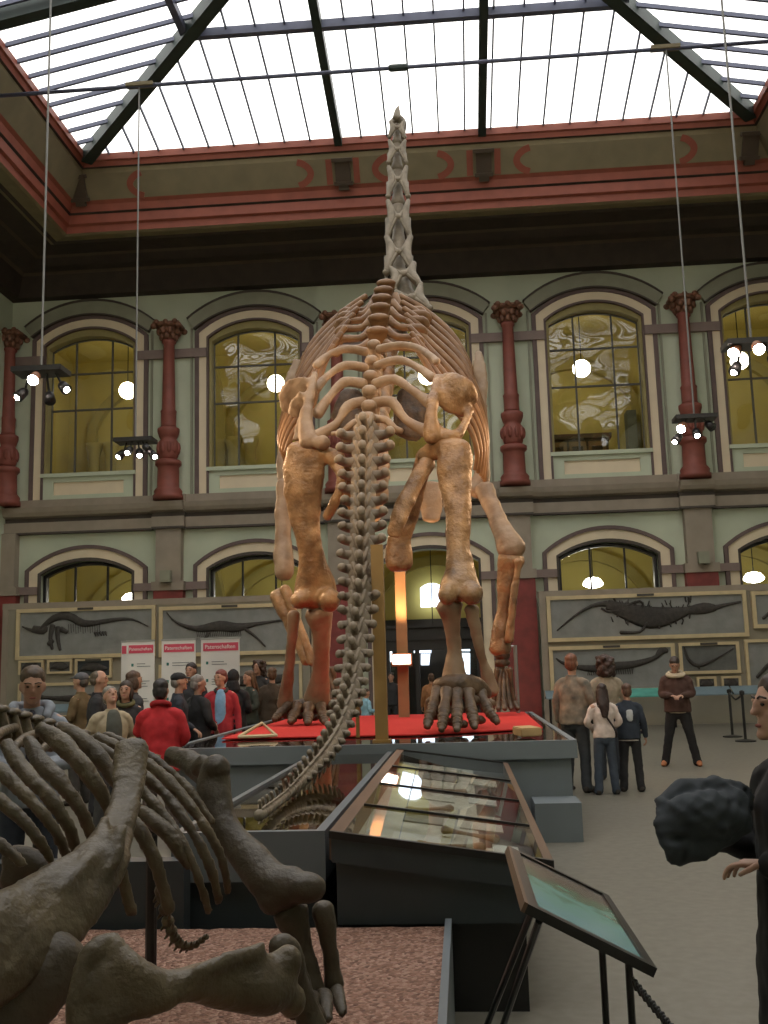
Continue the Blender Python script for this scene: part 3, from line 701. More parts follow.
# gravel bed
gv = thing('gravel_bed', 'low display bed of reddish-brown gravel under the dark skeleton', 'gravel bed', (-3.2, 3.2, 0))
GX0, GX1, GY0, GY1, GZ = -6.2, -.1, .9, 4.93, .405
link('base', box(NB(), (GX0, GY0, 0), (GX1-.03, GY1, GZ-.04)), 'black', gv)
b = NB(); nx, ny = 120, 80
gr = [[b.verts.new((GX0+(GX1-.025-GX0)*i/nx, GY0+(GY1-GY0)*j/ny, GZ+.008*noise.noise(V((i*.7, j*.7, 0))))) for j in range(ny+1)] for i in range(nx+1)]
for i in range(nx):
    for j in range(ny): b.faces.new((gr[i][j], gr[i+1][j], gr[i+1][j+1], gr[i][j+1]))
o = link('gravel', b, 'gravel', gv); o['kind'] = 'stuff'
tag(link('low_partition', box(NB(), (-4.6, 5.0, 0), (-1.38, 5.12, .70)), 'case_dark', bevel=.01), 'low charcoal partition behind the gravel bed, left of the tail case', 'partition')
b = NB(); box(b, (GX1-.03, GY0, .0), (GX1, GY1, GZ+.035)); link('kerb', b, 'case_rim', gv)
# big iron posts that carry the skeleton
t = thing('support_post', 'ochre steel post carrying the giant skeleton, nearest the tail', 'post', (P3(381, 739, 10.5).x, 10.5, PZ), 'posts carrying the skeleton')
a = P3(382, 739, 10.5); c = P3(381, 545, 10.5); a.z = PZ-.005
b = NB(); box(b, (a.x-.063, 10.45, a.z), (a.x+.063, 10.56, c.z)); link('post', b, 'postochre', t); link('foot', box(NB(), (a.x-.09, 10.41, PZ-.008), (a.x+.09, 10.6, PZ+.02)), 'postochre', t)
LY = 15.4
a = P3(404, 714, LY); c = P3(402, 545, LY); a.z = PZ+.016
t = thing('support_post', 'red-brown square post with a glowing lamp box, lit orange above it', 'post', (a.x, LY, PZ+.015), 'posts carrying the skeleton')
link('post', box(NB(), (a.x-.08, LY, a.z), (a.x+.08, LY+.14, c.z)), 'postlit', t)
lz = P3(403, 659, LY).z
bx = link('lamp_box', box(NB(), (a.x-.15, LY-.2, lz-.1), (a.x+.15, LY-.02, lz+.08)), 'postred', t, bevel=.02)
link('lamp_glass', box(NB(), (a.x-.13, LY-.225, lz-.075), (a.x+.13, LY-.2, lz+.06)), 'spotbox', bx, bevel=.005)
b = NB(); box(b, (a.x-.15, LY-.23, lz-.11), (a.x+.15, LY-.01, lz-.085)); link('lamp_bracket', b, 'postred', t)
b = NB(); a = P3(518, 708, 15.9); a.z = PZ+.015; zt = P3(519, 645, 15.9).z
rod(b, (a.x, 15.9, a.z), (a.x, 15.9, zt), .03); rod(b, (a.x, 15.9, zt-.02), (a.x-.35, 15.9, zt-.02), .02)
tag(link('barrier_pole', b, 'alu'), 'thin grey metal pole with crossbar on the plinth behind the right forefoot', 'pole')
b = NB(); a = P3(358, 735, 11.2); rod(b, (a.x, 11.2, PZ), (a.x, 11.2, P3(358, 660, 11.2).z), .022); 
tag(link('support_rod', b, 'postochre'), 'thin ochre rod under the lower tail', 'rod')
# --- framed fossils on two boards against the back wall
BYF = 27.25
def boardthing(x0, x1, ztop, label):
    t = thing('display_board', label, 'board', ((x0+x1)/2, 27.4, 0))
    link('panel', box(NB(), (x0, BYF, 0), (x1, YB-.42, ztop-.12)), 'board', t)
    link('cap', box(NB(), (x0-.04, BYF-.02, ztop-.14), (x1+.04, YB-.42, ztop+.03)), 'ledge', t, bevel=.015)
    link('side_trim', box(NB(), (x0-.03, BYF-.02, 0), (x0+.14, BYF, ztop-.14)), 'ledge', t)
    return t
boardthing(-12.6, -4.1, 3.66, 'long taupe display board with framed fossils behind the crowd at left')
boardthing(2.1, 11.2, 3.52, 'long taupe display board with framed fossils at the right')
def fossil(x0, x1, z0, z1, label, draw, fw=.1, m_='slab', plate=True, group='framed fossil slabs'):
    t = thing('framed_fossil', label, 'fossil', ((x0+x1)/2, BYF-.06, z0), group)
    Y = BYF-.025
    link('frame', slab(NB(), [[(x0, z0), (x0, z1), (x1, z1), (x1, z0)], [(x0+fw, z0+fw), (x1-fw, z0+fw), (x1-fw, z1-fw), (x0+fw, z1-fw)]], Y-.09, Y), 'frame_y', t, bevel=0)
    link('slab', box(NB(), (x0+fw, Y-.04, z0+fw), (x1-fw, Y, z1-fw)), m_, t)
    b = NB(); draw(b, x0+fw, x1-fw, z0+fw, z1-fw, Y-.045)
    if b.verts: link('fossil_skeleton', b, 'fossil', t, True)
    if plate: link('nameplate', box(NB(), ((x0+x1)/2-.22, Y-.11, z1-.07), ((x0+x1)/2+.22, Y-.085, z1-.01)), 'plate', t)
    return t
def stroke(b, pts, w, Y, n=8):
    sweep(b, [V((x, Y-.012, z)) for x, z in pts], [(r, min(r, .03)) for r in w], n=n, view=(0, 1, 0))
def croc(b, x0, x1, z0, z1, Y, flip=False, rng=random.Random(5)):
    W, H = x1-x0, z1-z0
    f = lambda u, v: ((x1-u*W) if flip else (x0+u*W), z0+v*H)
    stroke(b, [f(.03, .2), f(.12, .55), f(.22, .82), f(.30, .86)], [.015, .03, .05, .08], Y)
    stroke(b, [f(.30, .84), f(.42, .6), f(.52, .46), f(.62, .5), f(.72, .62)], [.13, .24, .29, .22, .10], Y)
    stroke(b, [f(.70, .6), f(.80, .66), f(.86, .66)], [.09, .15, .08], Y); stroke(b, [f(.85, .66), f(.92, .74), f(.99, .8)], [.07, .04, .03], Y)
    stroke(b, [f(.36, .72), f(.47, .9), f(.49, .7)], [.03, .035, .03], Y); stroke(b, [f(.5, .35), f(.46, .1), f(.36, .1)], [.04, .035, .05], Y)
    stroke(b, [f(.36, .66), f(.3, .66), f(.27, .74)], [.04, .03, .03], Y)
    for i in range(80):
        u = rng.uniform(.32, .74); v = .62-.25*math.sin((u-.36)/.38*PI)*.6+rng.uniform(-.3, .3)
        a = rng.uniform(-.5, .5); l = .12
        p = f(u, v); stroke(b, [p, (p[0]+l*math.sin(a), p[1]+l*math.cos(a))], [.02, .015], Y, 6)
def steno(b, x0, x1, z0, z1, Y):
    W, H = x1-x0, z1-z0; f = lambda u, v: (x0+u*W, z0+v*H)
    stroke(b, [f(.02, .68), f(.1, .58), f(.15, .62)], [.02, .05, .06], Y); stroke(b, [f(.1, .62), f(.18, .58), f(.2, .66)], [.1, .11, .05], Y)
    stroke(b, [f(.16, .62), f(.25, .84), f(.36, .9), f(.48, .72), f(.6, .72)], [.05, .09, .11, .1, .06], Y)
    stroke(b, [f(.58, .72), f(.75, .78), f(.86, .76), f(.97, .6)], [.07, .05, .03, .012], Y)
    for q in ([f(.25, .7), f(.235, .4), f(.25, .15)], [f(.29, .65), f(.29, .4), f(.31, .12)], [f(.25, .35), f(.22, .25)], [f(.31, .6), f(.36, .52)]): stroke(b, q, [.08, .06, .04][:len(q)], Y)
    for i in range(14): stroke(b, [f(.37+i*.018, .7), f(.375+i*.018, .48+.02*(i % 3))], [.012, .008], Y, 6)
    for i in range(5): stroke(b, [f(.57+.02*i, .5), f(.58+.02*i, .42)], [.035, .02], Y, 6)
def longneck(b, x0, x1, z0, z1, Y):
    W, H = x1-x0, z1-z0; f = lambda u, v: (x0+u*W, z0+v*H)
    stroke(b, [f(.03, .95), f(.1, .72), f(.25, .55), f(.42, .6), f(.55, .55), f(.7, .62), f(.97, .72)], [.012, .03, .08, .14, .12, .05, .02], Y)
    for i in range(24): 
        u = .25+i*.014; stroke(b, [f(u, .58), f(u+.01, .36)], [.014, .008], Y, 6)
    stroke(b, [f(.62, .5), f(.7, .3), f(.76, .1)], [.05, .03, .02], Y); stroke(b, [f(.34, .45), f(.3, .2)], [.05, .03], Y)
def serpent(b, x0, x1, z0, z1, Y):
    W, H = x1-x0, z1-z0; f = lambda u, v: (x0+u*W, z0+v*H)
    stroke(b, [f(.03, .8), f(.07, .7), f(.16, .6), f(.32, .52), f(.5, .56), f(.68, .6), f(.84, .72), f(.92, .86)], [.02, .04, .05, .09, .11, .09, .06, .05], Y)
    stroke(b, [f(.88, .8), f(.93, .93), f(.97, .9)], [.05, .1, .05], Y)
    for i in range(26):
        u = .3+i*.015; stroke(b, [f(u, .54), f(u-.012, .36)], [.015, .01], Y, 6)
def tailf(b, x0, x1, z0, z1, Y):
    W, H = x1-x0, z1-z0; f = lambda u, v: (x0+u*W, z0+v*H)
    stroke(b, [f(.04, .85), f(.1, .68), f(.25, .58), f(.45, .55), f(.8, .58)], [.03, .05, .06, .1, .14], Y)
def branch(b, x0, x1, z0, z1, Y):
    W, H = x1-x0, z1-z0; f = lambda u, v: (x0+u*W, z0+v*H)
    stroke(b, [f(.05, .95), f(.1, .5), f(.25, .22), f(.45, .3), f(.7, .55), f(.95, .85)], [.015, .04, .05, .04, .02, .015], Y)
    stroke(b, [f(.25, .22), f(.3, .1)], [.03, .02], Y)
def blotch(b, x0, x1, z0, z1, Y):
    W, H = x1-x0, z1-z0; f = lambda u, v: (x0+u*W, z0+v*H)
    stroke(b, [f(.1, .4), f(.3, .6), f(.6, .55), f(.9, .45)], [.04, .1, .12, .04], Y)
def leg(b, x0, x1, z0, z1, Y):
    W, H = x1-x0, z1-z0; f = lambda u, v: (x0+u*W, z0+v*H)
    stroke(b, [f(.05, .2), f(.15, .5), f(.3, .7), f(.6, .65), f(.95, .7)], [.04, .06, .08, .14, .1], Y)
fossil(2.25, 7.42, 2.2, 3.4, 'long framed slab with a black crocodile-like fossil, top row of the right board', croc)
fossil(7.55, 11.0, 2.4, 3.36, 'framed slab cut by the right edge, top row beside the crocodile fossil', leg)
fossil(2.25, 5.5, .85, 2.08, 'framed slab with a long curved black fossil behind the visitors at right', serpent, plate=True)
fossil(5.6, 7.14, 1.27, 2.08, 'mid-size framed dark slab with a thin branching fossil behind the man in leather jacket', branch, .08, 'slab_d')
fossil(7.28, 11.0, .85, 2.12, 'framed grey slab at the right edge of the lower row', leg, .08, plate=False)
fossil(6.0, 6.5, .82, 1.2, 'small framed dark fossil below the branching slab, left one of the pair', blotch, .06, 'slab_d', False, 'small framed fossils')
fossil(6.62, 7.12, .82, 1.2, 'small framed dark fossil below the branching slab, right one of the pair', blotch, .06, 'slab_d', False, 'small framed fossils')
fossil(-12.2, -8.3, 2.14, 3.52, 'framed slab with a black long-tailed marine reptile above the man in the grey hoodie', steno)
fossil(-8.2, -4.3, 2.1, 3.46, 'framed slab with a long-necked fossil behind the white banners', longneck)
fossil(-12.1, -11.4, 1.74, 2.12, 'smallest framed dark fossil at the left end of the left board', blotch, .06, 'slab_d', False, 'small framed fossils')
fossil(-11.3, -10.6, 1.74, 2.12, 'small framed dark fossil second from the left end of the left board', blotch, .06, 'slab_d', False, 'small framed fossils')
fossil(-10.52, -9.5, 1.6, 2.12, 'framed nearly black slab beneath the marine reptile at left', blotch, .06, 'case_dark', True, 'small framed fossils')
fossil(-12.1, -8.3, .55, 1.5, 'framed slab with a curved dark fossil tail low on the left board', tailf, .08, plate=False)
fossil(-8.2, -4.3, .55, 1.9, 'framed grey slab low on the left board behind the crowd', leg, .08, plate=False)
# sloping caption rails before the boards
def rail(x0, x1, y, z, label, cols):
    t = thing('caption_rail', label, 'rail', ((x0+x1)/2, y, 0)); n = len(cols); w = (x1-x0)/n
    for i, c in enumerate(cols):
        b = NB(); a, e = x0+i*w+.02, x0+(i+1)*w-.02
        hexa(b, [V((a, y-.2, z-.06)), V((e, y-.2, z-.06)), V((e, y+.15, z+.12)), V((a, y+.15, z+.12)), V((a, y-.2, z-.03)), V((e, y-.2, z-.03)), V((e, y+.15, z+.15)), V((a, y+.15, z+.15))])
        bmesh.ops.recalc_face_normals(b, faces=b.faces[:]); link('caption_panel', b, c, t)
        if i % 2 == 0: link('leg', rod(NB(), (a+.1, y, 0), (a+.1, y, z+.02), .03), 'black', t)
    link('beam', rod(NB(), (x0, y+.02, z-.02), (x1, y+.02, z-.02), .03), 'black', t)
rail(2.0, 9.6, 26.0, .82, 'row of sloping blue-grey caption panels in front of the right fossil board', ['railpanel', 'teal', 'railpanel', 'railpanel', 'railpanel'])
rail(-12.2, -6.5, 26.0, .8, 'row of sloping grey caption panels in front of the left fossil board', ['railpanel']*4)
# rope stanchions
for i, (px, py, Y) in enumerate(((746, 745, 21.0), (733, 741, 22.3))):
    c = P3(px, py, Y); t = thing('stanchion', ['black barrier stanchion by the right fossil board, the nearer one', 'black barrier stanchion by the right fossil board, the farther one'][i], 'stanchion', (c.x, Y, 0), 'stanchions at right')
    b = NB(); lathe(b, c.x, Y, [(.2, 0), (.2, .025), (.05, .05)], 16); link('base', b, 'black', t)
    b = NB(); lathe(b, c.x, Y, [(.028, .03), (.028, .9), (.05, .92), (.05, .98), (.02, 1.0)], 12); link('pole', b, 'black', t)
    if i == 0: p0 = V((c.x, Y, .92))
    else: p1 = V((c.x, Y, .92))
tag(link('barrier_rope', sweep(NB(), [p0, (p0+p1)/2-V((0, 0, .12)), p1], [.02]*3, n=6), 'black'), 'black rope sagging between the two stanchions at right', 'rope')
# banners
def text_mesh(name, s, size, loc, m_, parent, ex=.002):
    cu = D.curves.new(name, 'FONT'); cu.body = s; cu.size = size; cu.align_x = 'CENTER'; cu.align_y = 'CENTER'; cu.extrude = ex
    o = D.objects.new(name, cu); COL.objects.link(o); dg = bpy.context.evaluated_depsgraph_get(); dg.update()
    me = D.meshes.new_from_object(o.evaluated_get(dg)); D.objects.remove(o)
    me.transform(Matrix.Translation(V(loc)) @ Matrix.Rotation(PI/2, 4, 'X'))
    me.transform(Matrix.Translation(-root_loc(parent)))
    q = D.objects.new(name, me); COL.objects.link(q); me.materials.clear(); me.materials.append(M[m_]); q.parent = parent
BNY = 17.5
for i, (x0, x1, lab) in enumerate(((-6.06, -5.9, 'narrow white banner seen nearly edge-on, leftmost of the row'), (-5.9, -5.38, 'white pull-up banner with crimson header, left one of the three wide ones'), (-5.27, -4.65, 'white pull-up banner with crimson header, middle one of the three wide ones'), (-4.57, -3.87, 'white pull-up banner with crimson header, rightmost of the row'))):
    y = BNY + (.1 if i else .3); t = thing('banner', lab, 'banner', ((x0+x1)/2, y, 0), 'white banners behind the crowd')
    zt = 2.2
    link('sheet', box(NB(), (x0+.01, y-.012, .08), (x1-.01, y+.012, zt)), 'white', t)
    link('header', box(NB(), (x0+.02+(0 if i == 0 else .03), y-.018, zt-.2), (x1-.03, y-.0125, zt-.06)), 'pink', t)
    link('foot', box(NB(), (x0, y-.12, 0), (x1, y+.12, .08)), 'alu', t, bevel=.01)
    link('top_rail', box(NB(), (x0, y-.02, zt), (x1, y+.02, zt+.03)), 'alu', t)
    link('pole', rod(NB(), ((x0+x1)/2, y+.03, .08), ((x0+x1)/2, y+.03, zt+.02), .012), 'alu', t)
    if i:
        w = x1-x0
        text_mesh('header_lettering', 'Patenschaften', w*.14, ((x0+x1)/2, y-.019, zt-.13), 'lettering', t)
        b = NB(); rg = random.Random(i); b2 = NB()
        for r in range(4):
            z = zt-.38-r*.3; box(b2, (x0+.1, y-.016, z-.05), (x0+.14, y-.0125, z))
            for q in range(2 + (r % 2)): box(b, (x0+.2, y-.016, z-.012-q*.045), (x0+.2+w*rg.uniform(.25, .5), y-.0125, z-q*.045))
        link('text_lines', b, 'ink', t); link('bullet_mark', b2, 'inkgreen', t)
# information lectern at lower right
TL, TR, BR, BL = V((.155, 4.0, .90)), V((.51, 4.0, .72)), V((.505, 3.1, .72)), V((.148, 3.09, .90))
ip = thing('information_panel', 'black-framed sloping information panel with a blue-green painting, lower right foreground', 'panel', (.33, 3.5, 0))
cx = (TL+TR+BR+BL)/4; ex = ((TR-TL)+(BR-BL)).normalized(); ey = ((TL-BL)+(TR-BR)).normalized(); ez = ex.cross(ey).normalized(); ey = ez.cross(ex)
if ez.z < 0: ez = -ez
hw, hh = (TR-TL).length/2, (TL-BL).length/2
loc = lambda p: cx+ex*p.x+ey*p.z+ez*p.y
link('frame', slab(NB(), [[(-hw, -hh), (-hw, hh), (hw, hh), (hw, -hh)], [(-hw+.035, -hh+.04), (hw-.03, -hh+.04), (hw-.03, hh-.03), (-hw+.035, hh-.03)]], -.02, .008, xf=loc), 'black', ip)
b = NB(); box(b, (-hw+.035, -.018, -hh+.04), (hw-.03, .0, hh-.03)); o = link('picture', b, 'picture', ip, local=True)
rotm = Matrix((ex, ez, ey)).transposed().to_4x4()
o.matrix_local = Matrix.Translation(cx-ip.location) @ rotm
link('edge_strip', slab(NB(), [[(-hw-.012, -hh), (-hw-.012, hh), (-hw, hh), (-hw, -hh)]], -.02, .009, xf=loc), 'wood_strip', ip)
def lg(p, q): link('leg', rod(NB(), p, q, .011, 8), 'black', ip)
for q0, px_ in ((loc(V((-hw+.03, -.025, -hh+.08))), 488), (loc(V((-hw+.05, -.025, -hh+.02))), 504)):
    e_ = P3(px_, 1023, q0.y+.5); d_ = e_-q0; lg(q0, q0+d_*(q0.z/-d_.z))
q = loc(V((hw-.1, -.03, -hh+.36))); lg(q, V((q.x, q.y, 0)))
q = loc(V((hw-.05, -.03, -hh+.12))); lg(q, V((q.x, q.y, 0)))
ch = NB(); p0 = loc(V((hw-.04, -.06, -hh+.03))); p1 = P3(668, 1024, 2.95); p2 = p1+(p1-p0)*.6
for i in range(26):
    c = p0.lerp(p2, i/25); sweep(ch, [c+V((0, 0, .009)), c-V((0, 0, .009))+(p2-p0).normalized()*.012], [(.008, .005) if i % 2 else (.005, .008)]*2, n=6, k=1)
tag(link('barrier_chain', ch, 'black'), 'black chain hanging from the low corner of the information panel', 'chain')
# ================================================================== the giant skeleton
sk = thing('dinosaur_skeleton', 'giant long-necked dinosaur skeleton seen from behind on the red-carpeted plinth', 'skeleton', (-1, 13.4, PZ))
def big(name, lists, m_='bone', vox=.032, amp=.018, nf=4.5, flat=.8, extra=None, sm=3, parent=None, balls=()):
    b = NB()
    for L in lists: pbone(b, L, flat, n=12)
    for (x, y, Y, r) in balls:
        c = P3(x, y, Y); k = Y*FK/FPX
        rr = tuple(q*k for q in r) if isinstance(r, tuple) else r*k
        ell(b, c, rr, seg=14)
    b = fuse(b, vox, amp, nf, sm)
    return link(name, b, m_, parent or sk, True)
# --- hind legs
big('femur', [[(306, 449, 12.95, 20, .55), (304, 470, 12.95, 22, .5), (303, 492, 12.98, 20, .5), (305, 518, 13.05, 16.5, .6), (309, 541, 13.1, 13, .8), (313, 565, 13.2, 15, .9), (315, 583, 13.3, 21, .75), (315, 597, 13.35, 23, .7)],
    [(318, 452, 12.95, 10), (330, 455, 12.95, 9), (337, 460, 12.9, 8)]], balls=[(301, 600, 13.2, (11, 12, 9)), (329, 600, 13.15, (12, 14, 12)), (336, 458, 12.95, 10)])
big('tibia', [[(319, 614, 13.4, 15, .8), (321, 630, 13.5, 10.5), (322, 655, 13.7, 8.5), (320, 680, 13.95, 10), (317, 700, 14.1, 14, .8)]], 'bone_pale', vox=.03)
big('fibula', [[(294, 614, 13.4, 7), (293, 630, 13.45, 5.5), (290, 660, 13.65, 5.5), (287, 685, 13.85, 6.5), (285, 706, 14.05, 9)]], 'bone_pale', vox=.025)
big('femur', [[(455, 446, 12.6, 17, .7), (455, 462, 12.55, 18.5, .6), (455, 485, 12.5, 17, .6), (458, 518, 12.4, 13.5, .75), (458, 545, 12.35, 12.5, .85), (459, 568, 12.3, 15, .9), (460, 588, 12.2, 22, .75)],
    [(448, 448, 12.6, 12), (434, 450, 12.75, 11), (424, 456, 12.85, 9)]], balls=[(447, 594, 12.05, (10, 11, 11)), (472, 594, 12.05, (12, 12, 11)), (426, 456, 12.85, 10)])
big('tibia', [[(450, 606, 12.3, 14, .8), (452, 622, 12.35, 9.5), (454, 645, 12.4, 7.5), (454, 665, 12.4, 10), (455, 680, 12.4, 14, .8)]], 'bone_pale', vox=.03)
big('fibula', [[(471, 609, 12.25, 8), (474, 625, 12.3, 6.2), (481, 655, 12.4, 5), (488, 678, 12.5, 6), (492, 692, 12.5, 8)]], 'bone_pale', vox=.025)
big('ankle_bone', [[(438, 688, 12.15, 9), (455, 685, 12.1, 13), (474, 688, 12.2, 12), (487, 695, 12.3, 7)]], 'bone_dark', vox=.03)
big('ankle_bone', [[(290, 707, 14.0, 7), (312, 709, 14.1, 11), (330, 706, 14.15, 8)]], 'bone_dark', vox=.03)
def foot(spots, Yg, m_='bone_dark'):
    """metatarsals and toe bones: each list runs from ankle to toe tip"""
    for L in spots:
        q0, q1 = L[:2]; mt_ = big('metatarsal', [[q0, ((q0[0]+q1[0])/2, (q0[1]+q1[1])/2, (q0[2]+q1[2])/2, (q0[3]+q1[3])*.36), q1]], m_, vox=.02, amp=.008, nf=9)
        for a, c in zip(L[1:-1], L[2:]):
            mx = lambda u, r: (a[0]+(c[0]-a[0])*u, a[1]+(c[1]-a[1])*u, a[2]+(c[2]-a[2])*u, r)
            big('toe_bone', [[mx(.22, a[3]*.95), mx(.5, (a[3]+c[3])*.36), mx(.82, c[3]*1.05)]], m_, vox=.016, amp=.006, nf=11, parent=mt_, sm=2)
foot([[(438, 690, 12.05, 7.7), (433, 708, 11.8, 7.0), (430, 716, 11.65, 6.4), (428, 722, 11.55, 5.8), (427, 728, 11.45, 3.8)],
      [(447, 691, 11.95, 7.7), (444, 711, 11.65, 7.2), (443, 719, 11.52, 6.4), (442, 725, 11.42, 5.8), (441, 731, 11.33, 3.8)],
      [(457, 692, 11.95, 7.7), (457, 711, 11.68, 7.2), (457, 719, 11.55, 6.4), (457, 725, 11.45, 5.8), (457, 731, 11.36, 3.8)],
      [(468, 692, 12.0, 7.7), (471, 710, 11.8, 6.9), (473, 717, 11.7, 6.4), (474, 723, 11.6, 5.6), (475, 728, 11.5, 3.8)],
      [(480, 693, 12.2, 7.7), (487, 708, 12.0, 6.7), (491, 714, 11.95, 5.9), (495, 719, 11.9, 5.1), (498, 723, 11.85, 3.8)]], PZ)
foot([[(288, 705, 13.95, 6.4), (281, 713, 13.85, 5.9), (277, 717, 13.75, 5.1), (274, 720, 13.68, 3.8)],
      [(298, 706, 13.9, 6.9), (294, 715, 13.7, 6.4), (292, 719, 13.6, 5.4), (290, 723, 13.5, 3.8)],
      [(309, 706, 13.9, 7.2), (308, 716, 13.65, 6.4), (308, 720, 13.55, 5.4), (307, 724, 13.45, 3.8)],
      [(320, 706, 13.95, 6.9), (323, 715, 13.75, 6.4), (324, 719, 13.65, 5.4), (325, 723, 13.55, 3.8)],
      [(330, 705, 14.1, 6.4), (336, 712, 14.0, 5.9), (339, 716, 13.95, 5.1), (342, 719, 13.9, 3.8)]], PZ)
# --- pelvis
big('ilium', [[(315, 374, 13.3, 4, .8), (311, 390, 13.15, 5.5, .8), (307, 410, 13.0, 6, .8), (306, 428, 12.9, 8, .8), (309, 442, 12.85, 11, .9)],
    [(311, 386, 13.25, 14, .3), (302, 393, 13.35, 20, .22), (292, 401, 13.5, 19, .18), (285, 406, 13.6, 12, .2), (282, 408, 13.65, 6, .3)], [(307, 398, 13.1, 12, .3), (298, 408, 13.3, 11, .25), (290, 414, 13.5, 6, .3)], [(306, 412, 13.0, 7, .5), (300, 424, 13.0, 5, .5), (296, 440, 12.95, 4, .6)]], 'bone_pale', vox=.028, nf=5, balls=[(322, 443, 12.8, (10, 8, 8))])
big('ilium', [[(438, 376, 12.95, 4.5, .8), (434, 394, 12.75, 6, .8), (431, 416, 12.6, 7, .8), (432, 438, 12.6, 10, .8)],
    [(442, 380, 12.95, 8, .5), (453, 385, 12.85, 14, .5), (464, 394, 12.9, 15, .4), (471, 404, 13.05, 9, .35)], [(438, 394, 12.8, 8, .4), (450, 402, 12.85, 11, .4), (463, 409, 12.95, 9, .35), (470, 412, 13.05, 6, .4)], [(433, 424, 12.7, 6), (441, 434, 12.65, 7), (455, 437, 12.6, 7), (466, 420, 12.8, 4.5), (469, 410, 12.95, 5)]], vox=.028, nf=5, balls=[(456, 390, 12.85, (15, 7, 13))])
big('ischium', [[(334, 460, 12.95, 6), (342, 478, 12.85, 6), (336, 500, 12.9, 5.5), (327, 517, 13.0, 5)]], vox=.025)
big('ischium', [[(428, 462, 12.8, 9), (414, 485, 12.7, 9, .6), (401, 512, 12.55, 10, .45), (393, 536, 12.5, 8, .4)]], vox=.025)
big('pubis', [[(424, 456, 13.0, 9, .8), (418, 480, 13.2, 10, .6), (408, 510, 13.3, 12.5, .5), (400, 538, 13.35, 12.5, .5), (399, 555, 13.35, 14, .6), (399, 566, 13.35, 14, .6)]])
big('pubis', [[(340, 462, 13.1, 9, .7), (350, 490, 13.3, 9, .5), (360, 520, 13.4, 9, .5), (366, 548, 13.4, 10, .5)]])
# --- sacral and dorsal vertebrae (from the neck end backwards), neural spine tips as seen
SP = [(386, 283, 16.9), (383.5, 290, 16.55), (381.5, 298, 16.15), (380, 307, 15.75), (378.5, 318, 15.3), (377, 331, 14.85), (374, 345, 14.4), (372, 361, 13.95), (370.5, 376, 13.5), (369.5, 391, 13.15), (369, 406, 12.85), (368, 418, 12.6), (366.5, 430, 12.4)]
for i, (x, y, Y) in enumerate(SP):
    b = NB(); c = P3(x, y, Y); k = Y/FPX
    nx_ = P3(*SP[min(i+1, len(SP)-1)]); pv = P3(*SP[max(i-1, 0)]); t = (nx_-pv).normalized(); sd = t.cross(V((0, 0, 1))).normalized()
    if sd.x < 0: sd = -sd
    up = sd.cross(t); up = up if up.z > 0 else -up
    if i < 6:      # broad flat-topped spines
        h = .75-.03*i
        sweep(b, [c-up*h, c-up*h*.4, c-up*.08, c], [(.10, .10), (.10, .08), (.15, .07), (.17, .075)], n=12, view=t)
        ell(b, c, (.175, .10, .075), seg=12)
        tp = 26+5*i if i < 5 else 40
    else:
        h = .62
        sweep(b, [c-up*h, c-up*.25, c], [(.10, .12), (.09, .10), (.095, .08)], n=10, view=t); ell(b, c, (.11, .10, .085), seg=10)
        ell(b, c-up*.3+t*-.1, (.14, .16, .12), seg=10)
    sweep(b, [c-up*(h+.22)-t*.2, c-up*(h+.2), c-up*(h+.22)+t*.2], [(.22, .2), (.17, .16), (.22, .2)], n=12)
    v = link('dorsal_vertebra' if i < 8 else 'sacral_vertebra', b, 'bone_pale' if i > 5 else 'bone_rib', sk, True)
    if i < 6:      # long transverse processes reaching the ribs
        ry_ = (311, 315, 321, 329, 339, 349)[i]
        for s, x1, dy in ((-1, (345, 344, 342, 342, 343, 341)[i], ry_-y), (1, (420, 424, 422, 420, 417, 416)[i], ry_-y-1)):
            q = NB(); pbone(q, [(x+s*8, y+12, Y-.05, 5, .6), ((x+x1)/2, y+dy-1, Y-.12, 3.6, .7), (x1, y+dy, Y-.1, 4.4, .7), (x1+s*5, y+dy+6, Y-.05, 3.6)], n=8)
            link('transverse_process', q, 'bone_rib', v, True)
# sacral ribs, spine to ilium
for s, L in ((-1, [[(366, 352, 14.2, 5), (348, 349, 14.0, 4.5), (330, 354, 13.9, 4), (316, 366, 13.7, 5)],
                   [(366, 368, 13.8, 5), (346, 365, 13.7, 5), (330, 374, 13.6, 4), (316, 388, 13.4, 6)],
                   [(364, 384, 13.45, 6), (344, 382, 13.4, 5.5), (330, 396, 13.3, 4.5), (317, 414, 13.15, 7)],
                   [(364, 402, 13.15, 6), (348, 406, 13.1, 6), (336, 424, 13.0, 4.5), (316, 437, 12.9, 8)],
                   [(363, 420, 12.8, 5), (352, 424, 12.7, 4), (342, 432, 12.7, 3.4), (332, 434, 12.7, 3)]]),
             (1, [[(378, 350, 14.1, 5), (400, 345, 13.9, 4.5), (420, 349, 13.7, 4), (437, 362, 13.3, 5)],
                   [(376, 366, 13.7, 5), (398, 360, 13.6, 5), (416, 366, 13.4, 4), (432, 378, 13.1, 6)],
                   [(375, 384, 13.4, 6), (394, 379, 13.3, 5.5), (412, 390, 13.1, 4.5), (431, 404, 12.9, 7)],
                   [(374, 403, 13.1, 6), (392, 402, 13.0, 6), (406, 420, 12.9, 4.8), (430, 433, 12.7, 8)],
                   [(373, 419, 12.7, 5), (386, 420, 12.65, 4.5), (394, 428, 12.6, 4), (402, 431, 12.6, 3.5)]])):
    for q in L: big('sacral_rib', [q], 'bone_pale', vox=.022, amp=.006, nf=6)
